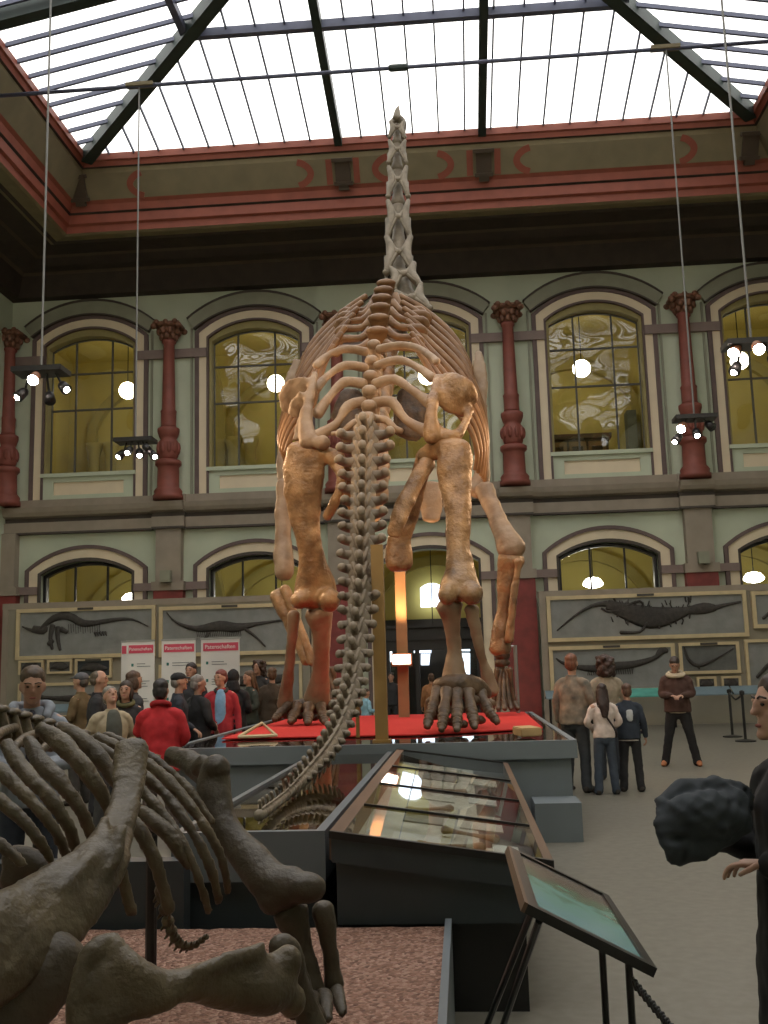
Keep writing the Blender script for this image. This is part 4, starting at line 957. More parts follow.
# --- ribs
for i in range(9):
    x, y, Y = SP[min(i//1, 5)] if i < 6 else SP[5]
    Y = 17.0-.33*i; f = i/8
    x = 386-1.1*i; y = 287+6.2*i
    # left side
    ox = 288-5*math.sin(f*PI)+3*f
    L = [(x-20-i*3, y+9, Y, 3), (x-43-i*1.5, y+25+i, Y, 3.2), (ox+24-4*f, y+57+2*i, Y-.1, 3.4), (ox+3, y+103-1*i, Y-.15, 3.0), (ox-5, y+140-3*i, Y-.1, 2.6), (ox+2, y+185-9*i, Y, 2.2)]
    b = NB(); pbone(b, L, .7, n=8, k=5); link('rib', b, 'bone_rib', sk, True)
    rx = 480+6*math.sin(f*PI)-7*f
    L = [(x+14+i*3, y+9, Y, 3), (x+40+i*1.5, y+24+i, Y, 3.2), (rx-24+3*f, y+53+2*i, Y-.1, 3.4), (rx-3, y+100-1*i, Y-.15, 3.0), (rx+4, y+140-3*i, Y-.1, 2.6), (rx+2, y+205-9*i, Y, 2.2)]
    b = NB(); pbone(b, L, .7, n=8, k=5); link('rib', b, 'bone_rib', sk, True)
# --- shoulders and forelegs
big('scapula', [[(478, 352, 16.6, 5, .4), (480, 372, 16.5, 8, .35), (482, 400, 16.4, 6, .4), (484, 440, 16.3, 5.5, .5), (482, 475, 16.2, 9, .6), (476, 492, 16.1, 12, .6)]], 'bone_pale', vox=.03)
big('scapula', [[(297, 360, 16.6, 5, .4), (291, 385, 16.5, 8, .35), (287, 420, 16.4, 6, .4), (283, 460, 16.3, 7, .5), (287, 485, 16.2, 10, .6)]], 'bone_pale', vox=.03)
big('sternal_plate', [[(431, 484, 15.4, 11, .35), (431, 502, 15.35, 13, .35), (431, 520, 15.3, 10, .35)]], 'bone_pale', vox=.03)
big('sternal_plate', [[(372, 484, 15.4, 11, .35), (371, 502, 15.35, 13, .35), (371, 520, 15.3, 10, .35)]], 'bone_pale', vox=.03)
big('humerus', [[(484, 488, 16.0, 10, .8), (491, 505, 15.8, 9), (500, 525, 15.6, 9.5), (508, 541, 15.45, 13, .8), (512, 551, 15.4, 14.5, .8)]], 'bone_pale', vox=.03)
big('ulna', [[(511, 559, 15.4, 14.5, .7), (508, 575, 15.45, 11.5, .7), (505, 605, 15.5, 8.5), (501, 632, 15.5, 9.5), (500, 650, 15.5, 11.5, .8)]], 'bone', vox=.03)
big('radius', [[(519, 561, 15.2, 5), (516, 580, 15.25, 4), (512, 610, 15.3, 4), (509, 640, 15.35, 5)]], 'bone', vox=.025)
for y in (656, 663): big('wrist_bone', [[(497, y, 15.5, 4), (502, y, 15.45, 5), (508, y, 15.5, 4)]], 'bone_dark', vox=.025)
def hand(tops, bots, toes):
    for a, c, d in zip(tops, bots, toes):
        mt_ = big('metacarpal', [[a, ((a[0]+c[0])/2, (a[1]+c[1])/2, (a[2]+c[2])/2, a[3]*.7), c]], 'bone_dark', vox=.022, amp=.005, nf=8)
        big('toe_bone', [[c, d]], 'bone_dark', vox=.02, amp=.004, nf=9, parent=mt_)
hand([(497+3.2*i, 669, 15.5-.05*abs(i-2), 3.4) for i in range(5)], [(494+5*i, 702, 15.4-.1*(2-abs(i-2)), 3.2) for i in range(5)], [(492+6.5*i, 709, 15.3-.15*(2-abs(i-2)), 3.0) for i in range(5)])
big('humerus', [[(286, 484, 16.0, 10, .8), (283, 510, 15.85, 8.5), (283, 540, 15.7, 9), (284, 560, 15.6, 11, .9), (284, 574, 15.5, 10, .9)]], 'bone_pale', vox=.03)
big('ulna', [[(279, 594, 15.45, 11, .7), (286, 612, 15.4, 9), (298, 638, 15.35, 7), (308, 660, 15.3, 8)]], 'bone', vox=.03)
big('radius', [[(284, 588, 15.3, 6), (294, 612, 15.25, 4.5), (304, 638, 15.2, 4.5), (313, 662, 15.2, 6)]], 'bone', vox=.025)
hand([(319+3.4*i, 668, 15.4-.05*abs(i-2), 3.4) for i in range(5)], [(321+4.6*i, 703, 15.3-.1*(2-abs(i-2)), 3.2) for i in range(5)], [(319+6*i, 710, 15.2-.15*(2-abs(i-2)), 3.0) for i in range(5)])
big('coracoid_or_shade_plate', [[(352, 392, 16.2, 12, .4), (350, 415, 16.15, 20, .3), (356, 438, 16.1, 16, .3)]], 'bone_dark', vox=.035)  # pair of dark plates added to stand in for shade inside the ribcage
big('coracoid_or_shade_plate', [[(408, 390, 16.2, 12, .4), (412, 412, 16.15, 20, .3), (406, 436, 16.1, 16, .3)]], 'bone_dark', vox=.035)
# small foot bones between the toes
for x, y, Y, r in ((434, 716, 11.9, 5), (451, 722, 11.75, 4.5), (463, 724, 11.75, 4.5), (480, 720, 12.0, 5), (472, 700, 12.05, 7), (449, 700, 12.0, 7), (489, 704, 12.2, 6), (432, 702, 12.05, 6), (300, 716, 13.9, 4), (315, 717, 13.9, 4), (286, 715, 14.0, 4)):
    big('foot_bone', [[(x-r*.6, y+1, Y, r*.8), (x, y, Y, r), (x+r*.7, y+1, Y, r*.75)]], 'bone_dark', vox=.018, amp=.01, nf=9)
# --- neck
NK = [(412, 300, 17.2), (404, 276, 17.45), (399, 254, 17.65), (398.3, 218.5, 17.9), (397.8, 181, 18.1), (397.2, 151, 18.25), (397, 129, 18.35), (397, 113, 18.42)]
NH = [18, 17.5, 17, 15, 13.2, 11.5, 10.2, 8.4]
for i in range(len(NK)-1):
    b = NB(); a, c = NK[i], NK[i+1]; A, C_2 = P3(*a), P3(*c); k = a[2]/FPX
    wa, wc = NH[i]*k, NH[i+1]*k; ax = (C_2-A); ln = ax.length; ax.normalize()
    bk = -FWD; bk = (bk-ax*bk.dot(ax)).normalized(); sd = ax.cross(bk)
    O = A-bk*wa*.9
    sweep(b, [O-ax*ln*.48, O-ax*ln*.2, O+ax*ln*.2, O+ax*ln*.52], [(wa*.62, wa*.5), (wa*.42, wa*.45), (wa*.42, wa*.4), (wc*.55, wc*.5)], n=12, view=bk)   # centrum
    ell(b, A+bk*wa*.24, (wa*.26, wa*.2, wa*.22), seg=10)                                            # low spine knob
    for s in (-1, 1):
        lo = A-ax*ln*.50+sd*s*wa*.80; hi = A+ax*ln*.46+sd*s*(wa*.45+wc*.30)
        # side plate running the whole length, pinched in the middle
        sweep(b, [lo-bk*wa*.1, A-ax*ln*.28+sd*s*wa*.66-bk*wa*.02, A+sd*s*wa*.46+bk*wa*.02, A+ax*ln*.24+sd*s*(wa*.3+wc*.28)-bk*wa*.02, hi-bk*wa*.1], [(wa*.17, wa*.34), (wa*.25, wa*.36), (wa*.32, wa*.30), (wa*.25, wa*.34), (wa*.17, wa*.3)], n=10, view=bk)
        sweep(b, [lo+bk*wa*.1, A-ax*ln*.25+sd*s*wa*.45+bk*wa*.16, A+sd*s*wa*.1+bk*wa*.2], [(wa*.13, wa*.16), (wa*.10, wa*.11), (wa*.14, wa*.12)], n=8, view=bk)
        sweep(b, [hi+bk*wa*.08, A+ax*ln*.22+sd*s*wa*.4+bk*wa*.16, A+sd*s*wa*.1+bk*wa*.2], [(wa*.12, wa*.13), (wa*.09, wa*.11), (wa*.14, wa*.12)], n=8, view=bk)
        ell(b, lo+bk*wa*.02, (wa*.24, wa*.24, wa*.2), seg=10); ell(b, hi-bk*wa*.02, (wa*.18, wa*.18, wa*.16), seg=8)
    link('cervical_vertebra', b, 'bone_neck', sk, True)
    if i < 6:
        for s in (-1, 1):
            q = NB(); st = A-bk*wa*1.3+sd*s*wa*.8; sweep(q, [st+ax*ln*.3, st-ax*ln*.3, st-ax*ln*.95-bk*.05], [wa*.14, wa*.1, wa*.04], n=6); link('neck_rib', q, 'bone_neck', sk, True)
h0 = P3(397.5, 119, 18.6); b = NB(); pbone(b, [(397, 118, 18.4, 5), (397.5, 111, 18.45, 3.4), (398.5, 106, 18.5, 1)], n=8)
sweep(b, [h0+V((0, .0, -.02)), h0+V((0, .2, .02)), h0+V((0, .5, -.02)), h0+V((0, .85, -.16))], [(.1, .1), (.17, .15), (.14, .12), (.13, .07)], n=12, view=(0, 0, 1))
sweep(b, [h0+V((0, .1, .1)), h0+V((0, .25, .1)), h0+V((0, .42, .06))], [(.04, .06), (.05, .07), (.04, .05)], n=8)
sweep(b, [h0+V((-.1, .12, -.12)), h0+V((-.09, .5, -.2)), h0+V((0, .82, -.24)), h0+V((.09, .5, -.2)), h0+V((.1, .12, -.12))], [.03]*5, n=8)
sku = link('skull', fuse(b, .022, .006, 9), 'bone_neck', sk, True)
b = NB()
for i in range(9): 
    s = -.1+.025*i; sweep(b, [h0+V((s, .85-.4*abs(s), -.2)), h0+V((s, .86-.4*abs(s), -.25))], [.012, .005], n=6, k=1)
link('teeth', b, 'bone_pale', sku)
# --- tail
TP = [(366, 436, 12.35, 26), (365, 452, 12.15, 25.5), (364, 478, 11.85, 23), (363, 505, 11.5, 21.5), (362.5, 535, 11.1, 20.5), (361, 565, 10.75, 19), (360, 595, 10.4, 17.5), (357.5, 625, 10.05, 16.5), (354.5, 655, 9.7, 15.5), (351, 683, 9.35, 14.5), (345, 709, 8.9, 13.2), (335.5, 735, 8.4, 11.5), (321.5, 757, 7.8, 9.5), (304, 777, 7.15, 7.5), (287, 794, 6.5, 5.2), (271, 807, 5.9, 3.6), (257, 817, 5.35, 2.2)]
pt = catmull([[*P3(x, y, Y), w*Y/FPX] for x, y, Y, w in TP], 30)
# resample by arc length with shrinking steps
acc = 0; nxt = 0; VT = []
for q, r in zip(pt, pt[1:]):
    acc += (V(r[:3])-V(q[:3])).length
    if acc >= nxt: VT.append(r); nxt = acc + max(.105, .255-.0026*len(VT))
VT = VT[:66]
for i, q in enumerate(VT):
    c = V(q[:3]); w = q[3]; t = (V(VT[min(i+1, len(VT)-1)][:3])-V(VT[max(i-1, 0)][:3])).normalized()
    sd = t.cross(V((0, 0, 1))).normalized(); 
    if sd.x < 0: sd = -sd
    up = t.cross(sd); up = up if up.y < 0 or up.z > .3 else -up       # dorsal side faces the viewer / the ceiling
    if up.z < 0 and up.y > 0: up = -up
    f = i/(len(VT)-1); cr = max(.032, .17*(1-f)**.8); ln = (V(VT[min(i+1, len(VT)-1)][:3])-c).length if i < len(VT)-1 else .1
    b = NB()
    sweep(b, [c-t*ln*.46, c, c+t*ln*.46], [cr, cr*.72, cr], n=10, k=2)
    # neural spine with forked zygapophyses
    hs = w*.62+.03
    sweep(b, [c+up*cr*.5, c+up*(cr+hs*.5)+t*ln*.2, c+up*(cr+hs)+t*ln*.45], [(cr*.36, cr*.5), (cr*.26, cr*.36), (cr*.34, cr*.4)], n=8, k=2, view=t)
    for s in (-1, 1):
        sweep(b, [c+up*cr*.9+sd*s*cr*.25, c+up*cr*1.25+sd*s*cr*.55-t*ln*.55], [cr*.22, cr*.2], n=6, k=1)
        if w > .05:
            rise = (.3 if i < 14 else .12) + .16*noise.noise(V((i*1.7, s, 0))); w = q[3]*(1+.22*noise.noise(V((i*2.3, s*3, 4))))
            sweep(b, [c+sd*s*cr*.5, c+sd*s*(cr+(w-cr)*.55)+up*w*.06, c+sd*s*w+up*w*rise+t*ln*.1], [(cr*.46, cr*.36), (cr*.34, cr*.3), (cr*.40, cr*.34)], n=8, k=2)
    hc = w*.7
    sweep(b, [c-up*cr*.8+t*ln*.4, c-up*(cr+hc*.5)+t*ln*.6, c-up*(cr+hc)+t*ln*.9], [cr*.24, cr*.2, cr*.12], n=6, k=2)
    link('tail_vertebra', b, 'bone_tail', sk, True)

# ================================================================== dark skeleton on the gravel bed
FK = .87
fg = thing('dinosaur_skeleton', 'dark brown skeleton with curved ribs and sprawling legs on the gravel bed, left foreground', 'skeleton', (-1.9, 3.3, GZ))
def fb(name, lists, m_='bone_fg', vox=.014, amp=.006, nf=9, flat=.8, balls=(), sm=2): return big(name, lists, m_, vox, amp, nf, flat, sm=sm, parent=fg, balls=balls)
fb('scapula', [[(131, 744, 3.55, 17, .45), (131, 756, 3.52, 18, .45), (129, 780, 3.45, 17.5, .4), (124, 806, 3.35, 17, .4), (116, 832, 3.25, 20, .4), (104, 858, 3.12, 28, .4), (80, 886, 3.0, 37, .4), (48, 914, 2.88, 44, .4), (10, 940, 2.75, 50, .4), (-35, 968, 2.62, 55, .4)],
   [(106, 818, 3.2, 6), (98, 840, 3.12, 8), (84, 866, 3.0, 9), (60, 892, 2.9, 9)], [(120, 826, 3.15, 8), (116, 852, 3.1, 8), (108, 872, 3.05, 8)]], 'bone_fg2')
fb('coracoid_or_shade_plate', [[(60, 945, 2.85, 34, .5), (40, 975, 2.8, 40, .5), (10, 1000, 2.75, 45, .5), (-20, 1020, 2.7, 50, .5)]])
fb('humerus', [[(84, 985, 2.52, 9, .9), (96, 986, 2.53, 24, .5), (116, 988, 2.55, 33, .36), (140, 990, 2.56, 29, .4), (162, 990, 2.58, 20, .6), (182, 984, 2.62, 16.5, .8), (205, 982, 2.68, 19, .9), (235, 984, 2.75, 27, .8), (262, 984, 2.8, 30, .8), (280, 982, 2.85, 25, .8)],
   [(112, 936, 2.58, 6), (116, 950, 2.57, 10), (128, 968, 2.56, 15), (150, 982, 2.57, 15)], [(110, 938, 2.57, 5), (94, 950, 2.54, 9), (82, 966, 2.52, 9), (76, 985, 2.5, 7)], [(76, 985, 2.5, 8), (76, 1010, 2.5, 12), (82, 1040, 2.5, 14)], [(100, 1010, 2.52, 22, .5), (115, 1025, 2.53, 22, .5)], [(190, 975, 2.6, 6), (225, 961, 2.68, 8), (262, 950, 2.78, 9)]], 'bone_fg2', vox=.012, amp=.009, nf=7, balls=[(288, 962, 2.85, (16, 16, 17)), (292, 1000, 2.88, (14, 14, 14))])
fb('ulna', [[(276, 944, 3.0, 13), (288, 952, 3.02, 15), (296, 980, 3.06, 14), (306, 1010, 3.1, 13), (314, 1035, 3.1, 15)]])
fb('radius', [[(300, 962, 3.1, 8), (306, 990, 3.14, 8), (318, 1020, 3.16, 9)]])
# far fore limb
fb('scapula', [[(170, 755, 4.7, 10), (190, 762, 4.6, 12), (212, 780, 4.45, 14), (220, 800, 4.4, 12)]])
fb('humerus', [[(216, 764, 4.35, 13), (214, 785, 4.3, 17), (218, 812, 4.25, 16), (232, 838, 4.2, 16), (252, 862, 4.15, 19), (272, 882, 4.1, 20), (292, 888, 4.08, 22)], [(196, 770, 4.4, 10), (205, 764, 4.38, 12)]],
   vox=.014, balls=[(272, 900, 4.08, (14, 14, 15)), (305, 888, 4.05, (22, 15, 15)), (216, 768, 4.3, (15, 14, 14))])
fb('ulna', [[(322, 908, 4.15, 12), (326, 925, 4.15, 10.5), (330, 950, 4.15, 8), (332, 970, 4.15, 9), (334, 986, 4.15, 12)]])
fb('radius', [[(291, 912, 4.1, 19, .7), (296, 928, 4.1, 14), (303, 952, 4.1, 11), (308, 975, 4.1, 13), (312, 992, 4.1, 15)]])
for i, L in enumerate(([(300, 990, 4.05, 10), (296, 1005, 3.98, 8), (294, 1016, 3.92, 6)], [(312, 996, 4.0, 10), (310, 1012, 3.92, 8), (309, 1022, 3.88, 6)], [(324, 994, 4.05, 10), (326, 1010, 3.97, 8), (328, 1020, 3.92, 6)], [(336, 990, 4.1, 9), (340, 1004, 4.03, 7), (343, 1014, 3.98, 5)])):
    fb('toe_bone', [L], vox=.012)
# backbone
for i in range(15):
    f = i/14; x = -12+168*f; y = 707+50*f**1.15-1; Y = 3.55+1.15*f; r = 9.5-5*f
    b = NB(); pbone(b, [(x, y, Y, r*.55, 1.1), (x+2.5, y+r*1.4, Y, r*.62, 1.2), (x+3, y+r*2.6, Y, r*.9, 1.1)], n=8)
    ell(b, P3(x, y+1, Y), (r*.85*Y*FK/FPX, .05, r*.5*Y*FK/FPX), seg=8); ell(b, P3(x+3, y+r*3, Y), r*1.0*Y*FK/FPX, seg=10)
    v = link('dorsal_vertebra', b, 'bone_fg2', fg, True)
    if i < 11 and i % 2 == 0:
        q = NB(); pbone(q, [(x+4, y+r*1.8, Y-.02, r*.5), (x-6-6*(1-f), y+r*2.4, Y-.25, r*.55), (x-14-10*(1-f), y+r*3.6, Y-.42, r*.6)], n=8); link('transverse_process', q, 'bone_fg2', v, True)
# near-side ribs in front of the shoulder blade
RB = [[(-20, 760, 3.2, 8), (2, 772, 3.15, 9), (30, 800, 3.1, 8), (55, 830, 3.1, 7), (72, 868, 3.15, 6)],
      [(6, 742, 3.3, 8), (22, 768, 3.25, 10), (48, 796, 3.2, 8.5), (68, 826, 3.2, 7.5), (80, 862, 3.25, 6)],
      [(28, 738, 3.45, 7), (38, 758, 3.4, 10), (62, 784, 3.35, 9), (84, 816, 3.35, 7.5), (97, 850, 3.4, 6)],
      [(40, 728, 3.6, 8), (60, 742, 3.55, 11), (84, 768, 3.5, 9.5), (104, 798, 3.5, 8), (114, 830, 3.5, 6)],
      [(60, 726, 3.8, 8), (84, 742, 3.75, 10), (108, 768, 3.72, 9), (128, 800, 3.72, 8)],
      [(-10, 792, 2.95, 8), (14, 812, 2.95, 8), (38, 838, 2.95, 7), (54, 866, 3.0, 5)],
      [(-10, 838, 2.85, 8), (10, 852, 2.85, 7), (24, 866, 2.85, 6)]]
# ribs behind the shoulder blade
RB += [[(96, 738, 4.15, 7), (128, 752, 4.1, 7), (168, 780, 4.05, 6.5), (202, 822, 4.0, 6), (222, 860, 4.0, 5.5), (228, 892, 4.05, 5)],
       [(90, 744, 4.05, 7), (130, 765, 4.0, 7), (164, 794, 3.95, 6.5), (194, 834, 3.9, 6), (212, 872, 3.9, 5.5), (219, 903, 3.95, 5)],
       [(90, 752, 3.95, 7), (128, 778, 3.9, 7), (158, 808, 3.85, 6.5), (184, 846, 3.8, 6), (200, 882, 3.8, 5.5), (209, 913, 3.85, 5)],
       [(104, 736, 4.3, 6), (140, 750, 4.25, 6), (182, 782, 4.2, 5.5), (212, 822, 4.15, 5)],
       [(110, 800, 3.75, 7), (138, 828, 3.7, 8), (156, 864, 3.7, 7.5), (170, 912, 3.72, 6.5)],
       [(126, 806, 3.85, 8), (150, 818, 3.82, 9), (172, 838, 3.8, 9), (190, 866, 3.8, 7)],
       [(112, 850, 3.4, 6), (122, 876, 3.4, 7), (132, 914, 3.42, 6)]]
for L in RB: fb('rib', [L], 'bone_fg2', vox=.012, amp=.004, nf=14, flat=.7)
fb('sternal_bone', [[(10, 858, 3.6, 14), (34, 864, 3.6, 15), (50, 876, 3.6, 11)], [(8, 880, 3.6, 14), (22, 876, 3.6, 16)]], vox=.016)
fb('hip_bone', [[(-10, 905, 3.4, 12), (30, 915, 3.4, 12), (70, 905, 3.5, 10), (95, 880, 3.6, 10)]], vox=.016)
a = P3(151, 946, 4.55); a.z = GZ-.005
b = NB(); rod(b, a, (a.x, a.y, P3(151, 800, 4.55).z), .022, 10); rod(b, (a.x, a.y, GZ-.005), (a.x, a.y, GZ+.02), .06, 12)
link('support_post', b, 'black', fg)
for i in range(12):
    f = i/11; q = catmull([[162, 895], [168, 925], [178, 946], [192, 950], [206, 941]], 8); u = q[int(f*(len(q)-1))]
    b = NB(); c = P3(u[0], u[1]-4, 4.5); r = .034-.02*f; ell(b, c, (r*.9, r*.8, r*.8), seg=8)
    sweep(b, [c, c+V((r*.6, -r*1.2, r*1.1))], [r*.4, r*.15], n=6, k=1); sweep(b, [c, c+V((-r*.9, 0, -r*1.1))], [r*.4, r*.15], n=6, k=1)
    link('tail_vertebra', b, 'bone_fg2', fg, True)

FK = 1.0
# nothing sinks below what carries it
def settle(o, z, cond=lambda w: True):
    off = root_loc(o)
    for c in o.children_recursive:
        if c.type != 'MESH': continue
        for v in c.data.vertices:
            w = v.co+off
            if w.z < z and cond(w): v.co.z = z-off.z
settle(fg, GZ+.012); settle(sk, PZ+.018, lambda w: w.y > 10.05)
# ================================================================== visitors
ARMS = {'down': ((.245, -.03, 1.14), (.265, .05, .89)), 'front': ((.25, .0, 1.15), (.075, .27, 1.13)), 'raise': ((.25, .1, 1.2), (.085, .24, 1.44)),
        'pocket': ((.28, -.07, 1.15), (.2, .09, .95)), 'hip': ((.27, .0, 1.15), (.12, .2, 1.02)), 'back': ((.25, -.1, 1.14), (.08, -.15, .95))}
def person(label, px, top, Y, head, topc, botc, hair, style='short', arms=('down', 'down'), pitch=0, turn=0, hem=.86, shoes=(.03, .025, .02), skin=(.45, .25, .17),
           vox=1.0, stance=.1, build=1.0, extra=None, group='museum visitors', sleeves=None, xoff=0):
    tp = P3(px, top, Y); s = tp.z/1.785
    t = thing('person', label, 'person', (tp.x+xoff, Y, 0), group, math.radians(head))
    S = lambda p: V(p)*s
    rot = Matrix.Rotation(math.radians(turn), 3, 'Z') @ Matrix.Rotation(math.radians(pitch), 3, 'X'); nb = V((0, -.01, 1.52))
    H = lambda p: S(nb + rot @ (V(p)-nb))
    hm, sm, tm, bm_ = hairm(hair), skinm(skin), cloth(topc), cloth(botc)
    bw = build
    # body: one continuous surface
    b = NB()
    sweep(b, [S((0, -.015, 1.40)), S((0, -.005, 1.5)), H((0, .005, 1.58))], [.062*s, .054*s, .056*s], n=12, view=(0, 1, 0))
    ell(b, H((0, .005, 1.66)), (.076*s, .095*s, .108*s), rot, 16); ell(b, H((0, .035, 1.59)), (.058*s, .066*s, .062*s), rot, 14)
    ell(b, H((0, .088, 1.556)), (.026*s, .02*s, .02*s), rot); ell(b, H((0, .1, 1.655)), (.012*s, .016*s, .028*s), rot); ell(b, H((0, .11, 1.634)), (.016*s, .018*s, .013*s), rot)
    for q in (-1, 1):
        ell(b, H((q*.078, -.002, 1.64)), (.012*s, .022*s, .032*s), rot); ell(b, H((q*.032, .088, 1.675)), (.03*s, .014*s, .01*s), rot); ell(b, H((q*.04, .072, 1.625)), (.022*s, .018*s, .02*s), rot)
    sweep(b, [S((0, 0, .92)), S((0, 0, 1.1)), S((0, -.01, 1.3)), S((0, -.015, 1.42))], [(.15*s*bw, .10*s*bw), (.135*s*bw, .095*s*bw), (.155*s, .1*s), (.11*s, .07*s)], n=16, view=(0, 1, 0))
    hands = []
    for q, am in zip((-1, 1), arms):
        e, wv = ARMS[am] if isinstance(am, str) else am
        sh, el, wr = S((q*.172, -.012, 1.385)), S((q*e[0], e[1], e[2])), S((q*wv[0], wv[1], wv[2]))
        sweep(b, [S((q*.1, -.012, 1.40)), sh, (sh+el)/2, el, (el+wr)/2, wr], [.06*s, .058*s, .046*s, .04*s, .036*s, .026*s], n=10)
        hands.append((q, sh, el, wr))
    for q in (-1, 1):
        hp, kn, an = S((q*.09, 0, .92)), S((q*(.09+stance*.25), .015, .5)), S((q*(.085+stance*.55), -.03, .085))
        sweep(b, [hp, kn, an], [.085*s, .055*s, .036*s], n=10, k=4); sweep(b, [an, S((q*(.1+stance*.6), .06, .04)), S((q*(.11+stance*.62), .14, .03))], [.04*s, .034*s, .024*s], n=8)
    b = fuse(b, .013*s*vox, 0, 1, 2)
    for q, sh, el, wr in hands:
        d = (wr-el).normalized(); n_ = V((-q, 0, 0)) if abs(d.z) > .7 else V((0, 0, -1)); n_ = (n_-d*n_.dot(d)).normalized(); sv = d.cross(n_)
        if sv.y < 0 and abs(d.z) > .7: sv = -sv
        if abs(d.z) <= .7 and sv.z < -.2: sv = -sv
        sweep(b, [wr-d*.01*s, wr+d*.04*s, wr+d*.085*s], [(.024*s, .018*s), (.038*s, .016*s), (.038*s, .014*s)], n=10, view=n_)
        for i, l in enumerate((.068, .078, .072, .056)):
            o_ = wr+d*.082*s+sv*(.029-.0195*i)*s
            sweep(b, [o_-d*.01*s, o_+d*l*.45*s+n_*.008*s, o_+d*l*.8*s+n_*.03*s, o_+d*l*.92*s+n_*.05*s], [.0092*s, .0088*s, .008*s, .006*s], n=7, k=2)
        o_ = wr+d*.025*s+sv*.03*s; sweep(b, [o_, o_+(d*.6+sv*.8)*.028*s+n_*.01*s, o_+(d*.9+sv*.5)*.055*s+n_*.028*s], [.011*s, .0105*s, .007*s], n=7, k=2)
    for q in (-1, 1):
        ell(b, H((q*.031, .0925, 1.662)), (.0125*s, .006*s, .0065*s), rot, 8, 1); sweep(b, [H((q*.012, .1, 1.683)), H((q*.032, .1, 1.69)), H((q*.052, .087, 1.684))], [.004*s]*3, n=5, k=1, mi=2)
    ell(b, H((0, .1, 1.588)), (.023*s, .007*s, .0075*s), rot, 8, 3)
    link('body', b, [sm, 'eye', hm, 'lip'], t, True, local=True)
    # hair / headgear
    b = NB()
    if style in ('short', 'bob', 'long', 'curly'):
        ell(b, H((0, -.014, 1.705)), (.085*s, .101*s, .078*s), rot, 14); ell(b, H((0, -.045, 1.64)), (.082*s, .072*s, .09*s), rot, 14)
    if style == 'bald': ell(b, H((0, -.05, 1.635)), (.082*s, .066*s, .06*s), rot, 14); ell(b, H((0, -.03, 1.68)), (.077*s, .08*s, .085*s), rot, 14)
    if style == 'bob':
        for q in (-1, 1): ell(b, H((q*.07, -.012, 1.61)), (.028*s, .06*s, .09*s), rot)
        ell(b, H((0, -.07, 1.58)), (.08*s, .05*s, .08*s), rot)
    if style == 'long':
        for q in (-1, 1): sweep(b, [H((q*.068, -.01, 1.68)), H((q*.075, -.025, 1.58)), S((q*.085, -.06, 1.44))], [.028*s, .03*s, .02*s], n=8)
        sweep(b, [H((0, -.06, 1.68)), H((0, -.09, 1.56)), S((0, -.135, 1.42)), S((0, -.15, 1.24))], [(.085*s, .05*s), (.095*s, .045*s), (.09*s, .035*s), (.05*s, .02*s)], n=12, view=(0, 1, 0))
    if style == 'curly':
        ell(b, H((0, -.03, 1.68)), (.12*s, .12*s, .115*s), rot, 16); ell(b, H((0, -.07, 1.56)), (.135*s, .09*s, .11*s), rot, 16)
        for i in range(26):
            a = i*2.4; zz = 1.50+.26*((i*7) % 26)/26; rr_ = .11
            if math.sin(a) > .45 and zz < 1.72: continue
            ell(b, H((rr_*math.cos(a), -.04+rr_*math.sin(a), zz)), .04*s, None, 8)
    if style == 'cap':
        ell(b, H((0, -.045, 1.63)), (.079*s, .066*s, .07*s), rot, 12)
    if style == 'hood': ell(b, H((0, -.03, 1.665)), (.098*s, .11*s, .122*s), rot, 16); sweep(b, [H((0, -.05, 1.58)), S((0, -.05, 1.46))], [(.1*s, .085*s), (.13*s, .09*s)], n=12, view=(0, 1, 0))
    if b.verts:
        b = fuse(b, .011*s*max(vox, .8), .012*s if style == 'curly' else .005*s, 22/s, 1)
        hr = link('hood' if style == 'hood' else 'hair', b, tm if style == 'hood' else hm, t, True, local=True)
    else: b.free()
    if style == 'cap':
        b = NB(); ell(b, H((0, -.008, 1.7)), (.086*s, .107*s, .07*s), rot, 14); ell(b, H((0, .1, 1.695)), (.065*s, .055*s, .012*s), rot, 12)
        link('cap', fuse(b, .011*s, .003*s, 20, 1), extra.get('capm', cloth((.02, .02, .022))) if extra else cloth((.02, .02, .022)), t, True, local=True)
    # trousers, shoes, jacket
    b = NB()
    sweep(b, [S((0, 0, 1.04)), S((0, -.005, .95)), S((0, -.008, .86))], [(.158*s*bw, .112*s*bw), (.172*s*bw, .125*s*bw), (.165*s*bw, .12*s*bw)], n=16, view=(0, 1, 0))
    for q in (-1, 1):
        sweep(b, [S((q*.088, -.004, .88)), S((q*(.09+stance*.25), .016, .5)), S((q*(.085+stance*.5), -.022, .14)), S((q*(.088+stance*.55), -.018, .05))], [.1*s*bw, .076*s, .07*s, .074*s], n=12, k=4)
    link('trousers', fuse(b, .015*s*vox, .008*s, 9/s, 2), bm_, t, True, local=True)
    for q in (-1, 1):
        x = q*(.095+stance*.58); b = NB(); sweep(b, [S((x, -.085, .04)), S((x, -.03, .055)), S((x+q*.008, .07, .042)), S((x+q*.014, .16, .028))], [(.038*s, .038*s), (.044*s, .052*s), (.046*s, .04*s), (.036*s, .026*s)], n=10, view=(0, 0, 1))
        for v in b.verts: v.co.z = max(v.co.z, .002)
        link('shoe', b, cloth(shoes), t, True, local=True)
    b = NB()
    hw_ = .192 if hem > .7 else .21
    sweep(b, [S((0, 0, hem)), S((0, 0, (hem+1.1)/2)), S((0, -.002, 1.12)), S((0, -.01, 1.3)), S((0, -.014, 1.39)), S((0, -.014, 1.445)), S((0, -.012, 1.5))],
          [(hw_*s*bw, .147*s*bw), (.19*s*bw, .145*s*bw), (.172*s*bw, .126*s*bw), (.19*s*bw, .13*s), (.158*s, .10*s), (.098*s, .08*s), (.072*s, .07*s)], n=18, view=(0, 1, 0), cap=False)
